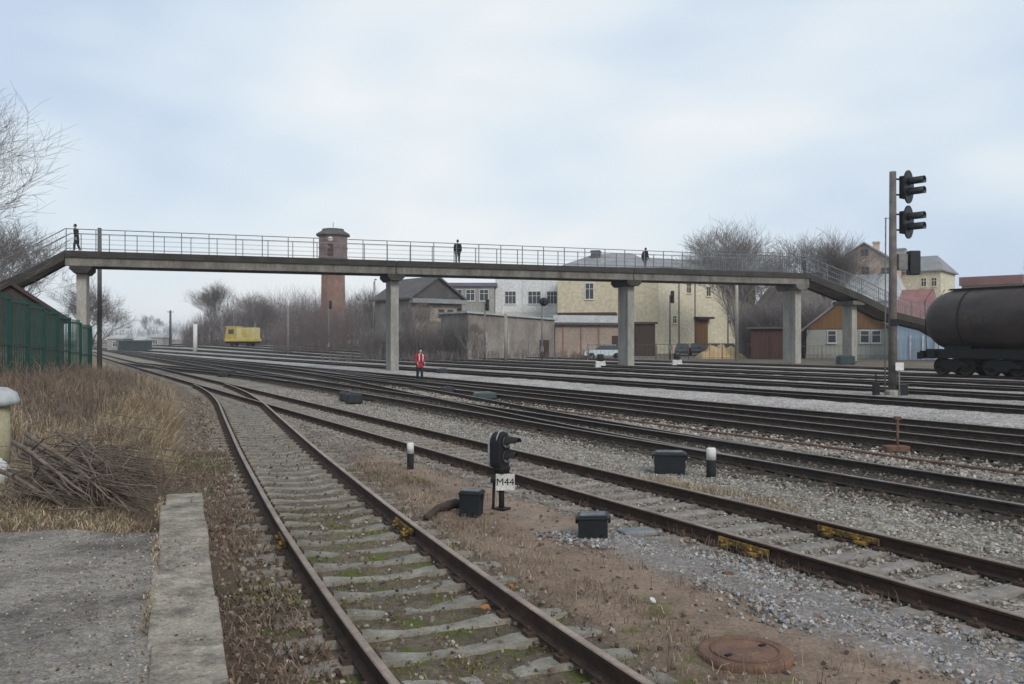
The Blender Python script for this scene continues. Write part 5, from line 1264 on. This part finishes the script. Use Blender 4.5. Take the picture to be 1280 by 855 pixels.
for i, (xi, pt, lb) in enumerate(((853, 'cargrey', 'blue-grey parked car, leftmost in front of the pale cream wing'), (872, 'cardark', 'dark green parked car, second from the left before the pale cream wing'), (891, 'carblack', 'black parked car in front of the pale cream wing above the sand heap'), (909, 'cardark', 'dark green parked car, nearest the grey pole before the pale cream wing'), (934, 'carblack', 'black parked car just right of the grey pole'))):
    car(lb, px(xi, 104), 104 + (i % 2) * .8, R(78 + i * 5), pt, 'cars parked before the cream wing')

# ------------------------------------------------------------------ haze
m = MB(); m.bx(-2600, 4200, -60, 1300, -2.2, 23.5)
hm_ = bpy.data.materials.new('thin_haze'); hm_.use_nodes = True; hn = hm_.node_tree.nodes; hn.clear()
ho = hn.new('ShaderNodeOutputMaterial'); hv = hn.new('ShaderNodeVolumePrincipled')
hv.inputs['Color'].default_value = (0.95, 0.97, 1.0, 1); hv.inputs['Density'].default_value = 0.0004; hv.inputs['Anisotropy'].default_value = 0.2
hm_.node_tree.links.new(hv.outputs['Volume'], ho.inputs['Volume'])
tag(m.build('haze', hm_), kind='stuff')

# ------------------------------------------------------------------ bare trees
def grow(seed, H, spread, trunk_r, levels=5, split=3, up=.35, wig=.21):
    rmin = .012 if levels < 6 else .007
    rr = random.Random(seed); seg_t = []; seg_c = []
    def rec(p, d, ln, r, lev):
        n = 3 if lev < 3 else 2; pts = [p.copy()]; rs = [r]
        for i in range(n):
            d = (d + Vector((rr.gauss(0, wig), rr.gauss(0, wig), rr.gauss(0, wig) * .5 + up * .10))).normalized()
            p = p + d * ln / n; pts.append(p.copy()); rs.append(r * (1 - .42 * (i + 1) / n))
        (seg_t if lev == 0 else seg_c).append((pts, rs, lev))
        if lev >= levels: return
        k = split + (1 if rr.random() < .5 else 0) + (1 if lev >= levels - 3 else 0)
        for j in range(k):
            t = rr.uniform(.45, 1.0) if j else 1.0
            if lev == 0: t = rr.uniform(.62, 1.0) if j else 1.0
            i = min(int(t * n), n - 1); q = pts[i].lerp(pts[i + 1], t * n - i)
            ax = Vector((rr.gauss(0, 1), rr.gauss(0, 1), rr.gauss(0, .4))).normalized()
            nd = (d + ax * spread * (1 + .05 * lev) * rr.uniform(.5, 1.25) + Vector((0, 0, up * .3 + .04))).normalized()
            rec(q, nd, ln * rr.uniform(.66, .90), max(rs[i + 1] * rr.uniform(.52, .72), rmin), lev + 1)
    rec(Vector((0, 0, -.3)), Vector((0, 0, 1)), H * .24, trunk_r, 0)
    return seg_t, seg_c
def seg_mesh(name, segs, matl, parent):
    V_ = []; T_ = []; o = 0
    for pts, rs, lev in segs:
        n = 7 if lev <= 1 else (4 if lev == 2 else 3)
        for i, p in enumerate(pts):
            d = (pts[min(i + 1, len(pts) - 1)] - pts[max(i - 1, 0)]); d.normalize()
            x = d.orthogonal().normalized(); y = d.cross(x)
            for k in range(n):
                a = 2 * math.pi * k / n; q = p + (x * math.cos(a) + y * math.sin(a)) * rs[i]; V_.append((q.x, q.y, q.z))
        for i in range(len(pts) - 1):
            for k in range(n):
                a, b_, c, d2 = o + i * n + k, o + i * n + (k + 1) % n, o + (i + 1) * n + (k + 1) % n, o + (i + 1) * n + k
                T_.append((a, b_, c, d2))
        o += n * len(pts)
    return np_mesh(name, V_, T_, matl, None, parent, True)
def tree_proto(seed, label, H, spread, r, levels=5, split=4, up=.35):
    t = thing('bare_tree', label, 'tree'); a, c = grow(seed, H, spread, r, levels, split, up)
    zm = max(max(p.z for p in s[0]) for s in c); f = H / zm
    a = [([p * f for p in s[0]], s[1], s[2]) for s in a]; c = [([p * f for p in s[0]], s[1], s[2]) for s in c]
    seg_mesh('trunk', a, M['bark'], t); seg_mesh('crown', c, M['twig'], t); return t
def put(t, xi, Y, rz=0.0, s=1.0):
    X = px(xi, Y); t.location = (X, Y, g(X, Y) - .1); t.rotation_euler.z = rz; t.scale = (s, s, s)
tA = tree_proto(11, 'big spreading bare tree in front of the pale cream wing, left of the twin trees', 16.5, .80, .36, 5, 4); put(tA, 928, 104, .4)
tB = tree_proto(23, 'bare tree behind the footbridge railing left of the brick house', 16.5, .68, .32, 5, 4, .45); put(tB, 1012, 112, 1.0)
tC = dup(tB, (0, 0, 0), 0, 'slimmer bare tree touching the brick house gable on its left'); put(tC, 1046, 117, 2.6, .86)
tD = dup(tA, (0, 0, 0), 0, 'bare tree between the spreading tree and the twin trees by the brick house'); put(tD, 968, 118, 2.2, 1.0)
tQ = dup(tA, (0, 0, 0), 0, 'bare tree standing half behind the low grey roof of the pale cream wing'); put(tQ, 898, 124, 1.3, 1.1)
tE = tree_proto(31, 'bare tree with a forked trunk beside the second bridge pier', 9.5, .7, .24, 5, 3, .6); put(tE, 455, 112, 0)
tF = tree_proto(41, 'tall bare tree at the left edge reaching high above the footbridge stairs', 13.6, .80, .30, 6, 3, .35); put(tF, -205, 40, .8, 1.14)
tG = tree_proto(53, 'broad bare tree behind the left end of the footbridge', 14.5, .85, .34, 5, 4, .35); put(tG, 40, 70, 0, .86)
tH = dup(tG, (0, 0, 0), 0, 'smaller bare tree between the green fence and the dark pole'); put(tH, 108, 88, 2.0, .62)
tI = dup(tB, (0, 0, 0), 0, 'bare tree rising from the left end of the thicket'); put(tI, 268, 180, 3.0, .86)
tJ = dup(tA, (0, 0, 0), 0, 'bare tree in the thicket right of the yellow trolley'); put(tJ, 322, 182, 5.0, .72)
tK = dup(tE, (0, 0, 0), 0, 'rounded distant bare tree standing alone at the far left'); put(tK, 190, 260, 1.2, 1.0)
tL = dup(tE, (0, 0, 0), 0, 'faint distant bare tree just right of the dark pole'); put(tL, 138, 270, 2.2, 1.25)
tM = dup(tB, (0, 0, 0), 0, 'bare tree at the right edge behind the red-roofed block'); put(tM, 1290, 150, 0.5, .95)
tN = dup(tE, (0, 0, 0), 0, 'bare shrubby tree in front of the dark-roofed house'); put(tN, 958, 92, 4.2, .72)
tO = dup(tE, (0, 0, 0), 0, 'bare shrubby tree between the fourth bridge pier and the wooden house'); put(tO, 1016, 96, 5.4, .78)
tP = dup(tG, (0, 0, 0), 0, 'bare tree behind the grey barn roof'); put(tP, 500, 128, 4.4, .66)

tS = dup(tE, (0, 0, 0), 0, 'bare tree leaning in front of the old grey barn wall'); put(tS, 528, 93, 3.3, .72)
tT = dup(tE, (0, 0, 0), 0, 'bare sapling between the old grey barn and the long grey shed'); put(tT, 582, 90, 0.7, .52)
# thicket of bare bushes behind the yard (one mass)
def thicket(name, label, n, xfun, hfun, matl):
    V_ = []; T_ = []; rr = random.Random(5); o = 0
    for _ in range(n):
        X, Y = xfun(rr); h = hfun(X, Y) * rr.uniform(.55, 1.1); z = g(X, Y)
        p = Vector((X, Y, z)); d = Vector((rr.gauss(0, .18), rr.gauss(0, .18), 1)).normalized()
        st_ = [(p, p + d * h * .5, .035), (p + d * h * .5, p + d * h * .5 + (d + Vector((rr.gauss(0, .15), rr.gauss(0, .15), 0))).normalized() * h * .5, .022)]
        for _k in range(7):
            t = rr.uniform(.2, .95); q = p + d * h * t; e_ = (d + Vector((rr.gauss(0, .55), rr.gauss(0, .55), .1))).normalized()
            st_.append((q, q + e_ * h * rr.uniform(.15, .4), .016))
        for a, b_, r in st_:
            dd = (b_ - a).normalized(); x = dd.orthogonal().normalized() * r; y = dd.cross(x)
            vs = [a + x, a - x * .5 + y * .87, a - x * .5 - y * .87, b_]
            V_ += [(v.x, v.y, v.z) for v in vs]; T_ += [(o, o + 1, o + 3), (o + 1, o + 2, o + 3), (o + 2, o, o + 3)]; o += 4
    return tag(np_mesh(name, V_, T_, M[matl]), label, 'thicket', kind='stuff')
def tx(rr):
    Y = rr.uniform(178, 205); xi = rr.uniform(228, 470)
    return px(xi, Y), Y
def th(X, Y):
    xi = 640 + F * X / Y
    return float(np.interp(xi, [225, 245, 300, 350, 400, 470], [3.4, 6.2, 10.2, 10.6, 10.0, 9.4]))
thicket('thicket', 'mass of bare reddish-grey bushes behind the yard between yellow trolley and barn', 2700, tx, th, 'twigred')
thicket('thicket', 'bare bushes growing round the foot of the brick water tower', 900, lambda rr: (lambda Y, xi: (px(xi, Y), Y))(rr.uniform(124, 144), rr.uniform(338, 500)), lambda X, Y: float(np.interp(640 + F * X / Y, [338, 360, 420, 500], [3.5, 6.0, 7.6, 7.6])), 'twigred')
thicket('bramble', 'tangle of bare dark brambles on the bank below the green fence', 900, lambda rr: (lambda Y, lt: (float(t1_X(Y)) - lt * 1.11, Y))(rr.uniform(17, 38), rr.uniform(3.4, 12.0)), lambda X, Y: .95, 'branch')
thicket('thicket', 'low bare scrub along the foot of the long sheds and barn', 380, lambda rr: (lambda Y, xi: (px(xi, Y), Y))(rr.uniform(84, 90), rr.uniform(400, 740)), lambda X, Y: 1.1, 'twig')
thicket('thicket', 'far-off band of bare trees closing the view at the far left', 900, lambda rr: (lambda Y, xi: (px(xi, Y), Y))(rr.uniform(300, 340), rr.uniform(60, 260)), lambda X, Y: 6.5, 'twigred')
thicket('thicket', 'low bare bushes around the houses on the right', 2200, lambda rr: (lambda Y, xi: (px(xi, Y), Y))(rr.uniform(92.5, 97), rr.uniform(925, 1030)), lambda X, Y: 5.2, 'twig')

thicket('thicket', 'bare bushes growing against the wall of the old grey barn', 800, lambda rr: (lambda Y, xi: (px(xi, Y), Y))(rr.uniform(92, 97), rr.uniform(450, 605)), lambda X, Y: 3.6, 'twig')
# ------------------------------------------------------------------ grasses, weeds, brush
def blades(name, label, P, h, lean, w, cols, cat='dry grass', dirbias=None):
    n = len(P); a = RNG.uniform(0, 2 * np.pi, n); hh = RNG.uniform(.5, 1.15, n) * h
    ld = RNG.uniform(0, 2 * np.pi, n); la = RNG.uniform(.1, 1, n) * lean
    dx = np.cos(ld) * la * hh; dy = np.sin(ld) * la * hh
    if dirbias is not None: dx += dirbias[0] * hh; dy += dirbias[1] * hh
    wx_ = np.cos(a) * w * .5; wy_ = np.sin(a) * w * .5
    V_ = np.zeros((n, 5, 3)); V_[:] = P[:, None, :]
    V_[:, 0, 0] -= wx_; V_[:, 0, 1] -= wy_; V_[:, 1, 0] += wx_; V_[:, 1, 1] += wy_
    V_[:, 2, 0] += wx_ * .7 + dx * .4; V_[:, 2, 1] += wy_ * .7 + dy * .4; V_[:, 2, 2] += hh * .6
    V_[:, 3, 0] += -wx_ * .7 + dx * .4; V_[:, 3, 1] += -wy_ * .7 + dy * .4; V_[:, 3, 2] += hh * .6
    V_[:, 4, 0] += dx; V_[:, 4, 1] += dy; V_[:, 4, 2] += hh * (1 - .35 * np.clip(la, 0, 1))
    T_ = np.array([(0, 1, 2), (0, 2, 3), (3, 2, 4)])[None] + (np.arange(n) * 5)[:, None, None]
    pn = np.sin(P[:, 0] * 1.9 + 1.3 * np.sin(P[:, 1] * 1.1)) + np.sin(P[:, 1] * 1.7 + P[:, 0] * .6) + RNG.normal(0, .9, n)
    order = np.clip(((pn + 2.6) / 5.2 * len(cols)).astype(int), 0, len(cols) - 1)
    cc = np.array(cols)[order] * RNG.uniform(.6, 1.35, (n, 1))
    return tag(np_mesh(name, V_.reshape(-1, 3), T_.reshape(-1, 3), M['leafcol'], np.repeat(cc, 5, 0)), label, cat, kind='stuff')
def on_ground(X, Y, dz=-.01): return np.stack([X, Y, gz(X, Y) + dz], -1)
straw = [(.34, .27, .175), (.27, .21, .14), (.40, .33, .23), (.19, .145, .10)]
rust_w = [(.20, .142, .107), (.145, .105, .083), (.25, .188, .142), (.11, .085, .071)]
def clumpy(n, y0, y1, l0, l1, nc=60, sd=.5, xf=t1_X, p=1.0):
    cy = y0 + (y1 - y0) * RNG.uniform(0, 1, nc) ** p; cl = RNG.uniform(l0, l1, nc); k = RNG.integers(0, nc, n)
    Y = cy[k] + RNG.normal(0, sd, n); la = cl[k] + RNG.normal(0, sd, n)
    ok = (la > min(l0, l1)) & (la < max(l0, l1)) & (Y > y0) & (Y < y1); Y = Y[ok]; la = la[ok]
    return xf(Y) + la * 1.11, Y
X, Y = clumpy(16000, 15.5, 44, -9.5, -2.3, 130, .55, p=1.3); blades('dead_weeds', 'tall dead straw-coloured weeds covering the bank left of the near track', on_ground(X, Y), .7, .9, .016, [(.12, .093, .078), (.17, .13, .10), (.24, .185, .135), (.33, .262, .18), (.38, .31, .215), (.15, .115, .09)], 'dead weeds')
X, Y = clumpy(11000, 20, 40, -13, -3.6, 80, .7); blades('dead_weeds', 'taller rusty brown dead stalks at the foot of the green fence', on_ground(X, Y), 1.0, .5, .022, rust_w, 'dead weeds')
X, Y = clumpy(9000, 13.5, 27, -3.9, -2.0, 60, .4); blades('dead_weeds', 'pale matted grass hanging over the edge of the bank toward the near track', on_ground(X, Y), .55, 1.3, .018, straw, 'dead weeds', (.35, -.2))
X, Y = clumpy(8000, 9.7, 15, -9.0, -3.4, 70, .5); blades('dry_grass', 'short flattened straw grass in front of the platform end', on_ground(X, Y), .16, 1.6, .014, straw + [(.14, .13, .06)], 'dry grass')
X, Y = clumpy(5000, 5, 20, .95, 2.1, 90, .18, p=1.2); blades('dry_grass', 'short brown grass along the right rail of the near track', on_ground(X, Y), .10, 1.2, .009, straw + rust_w + [(.12, .12, .035)], 'dry grass')
X, Y = clumpy(2600, 5, 22, 1.2, 4.5, 60, .25); blades('dry_grass', 'sparse thin stalks on the bare dirt between the two near tracks', on_ground(X, Y), .20, .8, .006, rust_w + straw[:2], 'dry grass')
X, Y = clumpy(9000, 4.2, 20, -2.0, -.95, 120, .2, p=1.1); blades('dry_grass', 'dead leaves and brown grass between the platform edge and the near track', on_ground(X, Y), .10, 1.8, .016, rust_w + [(.13, .12, .05)], 'dry grass')
X, Y = clumpy(2500, 6.5, 13.5, -.7, .7, 40, .22); blades('moss_tufts', 'yellow-green moss tufts between the sleepers of the near track', on_ground(X, Y, -.05), .05, 1.5, .014, [(.15, .16, .03), (.20, .19, .05), (.10, .11, .025)], 'moss')
X, Y = clumpy(1500, 12, 16, 1.2, 2.0, 8, .18, t2x); blades('dry_grass', 'pale dry grass tufts along the far rail of the second track', on_ground(X, Y), .16, 1.0, .01, straw, 'dry grass')
X, Y = clumpy(900, 5, 9.6, 0, 0.01, 30, .1, lambda y: edgeX(y) - .58 - 0 * y)
Yg = RNG.uniform(4.5, 12, 900); Xg = edgeX(Yg) - .515 + RNG.normal(0, .025, 900)
blades('joint_moss', 'mossy grass growing in the seam between asphalt and platform edge slabs', np.stack([Xg, Yg, np.full(900, PZ)], -1)[RNG.uniform(0, 1, 900) < .5 + .5 * np.sin(Yg * 3)], .05, 1.5, .012, straw + [(.10, .10, .03)], 'grass')

Yg = RNG.uniform(78, 98, 26000); Xg = (RNG.uniform(300, 740, 26000) - 640) / F * Yg
kk = (Xg + .604 * Yg > 64); blades('dry_grass', 'brown dead grass on the low bank in front of the long sheds', on_ground(Xg[kk], Yg[kk]), .5, 1.0, .05, straw + rust_w, 'dry grass')
X, Y = clumpy(5200, 9.45, 12.3, -4.2, -2.15, 40, .35); blades('dry_grass', 'matted straw and dead leaves between the branch heap and the platform slabs', on_ground(X, Y), .12, 1.7, .014, rust_w + straw, 'dry grass')
def grit(n):
    Y = RNG.uniform(4.5, 9.6, n); X = edgeX(Y) - RNG.exponential(1.1, n) - .1
    return np.stack([X, Y, np.where(X > edgeX(Y) - .48, PZ + .016, PZ)], -1)
tag(stones('grit', 2600, grit, .006, .022, brown + warm, .3), 'loose grit and crumbs scattered over the platform', 'grit', kind='stuff')
# cut branches heaped beside the platform end
rrb = random.Random(12)
dirv = Vector((.87, -.5, 0)).normalized()
Xh, Yh = px(160, 12.7), 12.7
def branch_mesh(L_, r):
    m = MB(); pts_ = [Vector((0, 0, 0))]; d = Vector((1, 0, 0))
    for i in range(5): d = (d + Vector((0, rrb.gauss(0, .09), rrb.gauss(0, .06)))).normalized(); pts_.append(pts_[-1] + d * L_ / 5)
    m.tube(pts_, [r * (1 - .14 * i) for i in range(6)], 7)
    for k in range(4):
        i = rrb.randint(1, 4); e_ = Vector((.8, rrb.gauss(0, .5), rrb.gauss(0.1, .3))).normalized(); q = pts_[i]
        m.tube([q, q + e_ * L_ * .18, q + (e_ + Vector((.2, 0, .1))) * L_ * .3], [r * .4, r * .3, r * .12], 5)
    return m
adj = ['long thick pale grey', 'crooked dark', 'thin straight', 'short stout', 'forked grey', 'longest leaning']
bpro = []
for k in range(6):
    o = branch_mesh(2.0 + .7 * rrb.random() + .3 * (k == 5), .021 + .018 * rrb.random()).build('cut_branch', M['branch'])
    bpro.append(o)
for k in range(34):
    src = bpro[k % 6]; o = src if k < 6 else src.copy()
    if k >= 6: COL.objects.link(o)
    s1 = rrb.uniform(-1.1, .9); s2 = rrb.uniform(-.55, .55)
    t_ = rrb.random(); up_ = rrb.random()
    ex = -4.55 - .5 * t_ - .35 * up_ * rrb.random(); ey = 10.35 + 2.3 * t_; ez = g(ex, ey) + .05 + .30 * up_
    L_ = o.dimensions.x if o.dimensions.x > .1 else 2.3; pt_ = R(rrb.uniform(7, 17)); az_ = math.atan2(dirv.y, dirv.x) + R(rrb.gauss(0, 8))
    o.location = (ex - math.cos(az_) * L_ * math.cos(pt_), ey - math.sin(az_) * L_ * math.cos(pt_), ez + L_ * math.sin(pt_)); o.rotation_euler = (rrb.uniform(0, 6), pt_, az_)
    o.rotation_mode = 'XYZ'
    tag(o, 'cut grey branch lying in the brush heap beside the platform end', 'branch', 'branches heaped by the platform end')
def brush(rr):
    pass
V_ = []; T_ = []; o_ = 0
for _ in range(1300):
    t_ = rrb.random(); X = -5.9 - .5 * t_ + rrb.gauss(0, .5); Y = 11.3 + 2.6 * t_ + rrb.gauss(0, .4); z = g(X, Y) + abs(rrb.gauss(0, .33))
    a = math.atan2(dirv.y, dirv.x) + R(rrb.gauss(0, 24)); L_ = rrb.uniform(.4, 1.3); d = Vector((math.cos(a), math.sin(a), rrb.gauss(-.16, .16)))
    p = Vector((X, Y, z)); q = p + d * L_; r = rrb.uniform(.003, .011); x = d.orthogonal().normalized() * r; y = d.normalized().cross(x)
    for v in (p + x, p - x * .5 + y * .87, p - x * .5 - y * .87, q): V_.append((v.x, v.y, v.z))
    T_ += [(o_, o_ + 1, o_ + 3), (o_ + 1, o_ + 2, o_ + 3), (o_ + 2, o_, o_ + 3)]; o_ += 4
tag(np_mesh('twig_heap', V_, T_, M['branch']), 'tangle of thin cut twigs under the branches beside the platform end', 'twigs', kind='stuff')

# pale stub at the left edge and scattered litter
Yk = 15.2; Xk = px(-8, Yk); zk = g(Xk, Yk)
pb = thing('capped_stub', 'yellowish stub with a rounded white cap at the left edge', 'stub', (Xk, Yk, zk))
m = MB(); m.lathe([(.26, -.2), (.25, pz(508, Yk) - zk)], 20); m.build('body', M['palepost'], pb)
m = MB(); h0 = pz(503, Yk) - zk; m.lathe([(.25, h0 - .07), (.40, h0 - .03), (.41, h0 + .04), (.36, h0 + .16), (.22, h0 + .25), (0, h0 + .28)], 24); m.build('cap', M['roofpale'], pb)
Yk = 13.0; Xk = px(-10, Yk)
m = MB(); m.sphere((0, 0, .16), (.24, .2, .26), 14, 10); m.box((0, 0, .40), (.06, .05, .1)); tag(m.build('rubbish_sack', M['white'], None, 0, (Xk, Yk, g(Xk, Yk))), 'white rubbish sack at the left edge below the capped stub', 'sack')
def scrap(label, xi, yi, s, matl, z=.42):
    Y = F * (CZ - z) / (yi - HZ); X = px(xi, Y); m = MB(); rr = random.Random(int(xi)); n = 7
    vs = [(s * math.cos(2 * math.pi * k / n) * rr.uniform(.5, 1), s * .7 * math.sin(2 * math.pi * k / n) * rr.uniform(.5, 1), .02 + rr.uniform(0, .06)) for k in range(n)]
    vs2 = [(a, b_, c - .012) for a, b_, c in vs]
    m.add(vs + vs2 + [(0, 0, .07)], [(k, (k + 1) % n, 2 * n) for k in range(n)] + [tuple(range(2 * n - 1, n - 1, -1))] + [(k, k + n, (k + 1) % n + n, (k + 1) % n) for k in range(n)])
    tag(m.build('litter', M[matl], None, 0, (X, Y, g(X, Y))), label, 'litter')
scrap('crumpled white plastic lying on the bank above the branches', 83, 546, .2, 'litter')
scrap('crumpled bluish-grey bag on the ground right of the capped stub', 32, 556, .2, 'lid')
scrap('small white scrap on the flattened grass near the left edge', 14, 622, .08, 'litter')
scrap('orange scrap just right of the near track, beside its right rail', 640, 738, .05, 'orange_litter', 0)
scrap('orange scrap lying between the rails of the near track', 607, 765, .06, 'orange_litter', 0)
scrap('rusty flat scrap lying on the grey gravel patch', 912, 722, .09, 'rust', 0)
scrap('white scrap on the dirt left of the grey gravel patch', 816, 757, .05, 'litter', 0)
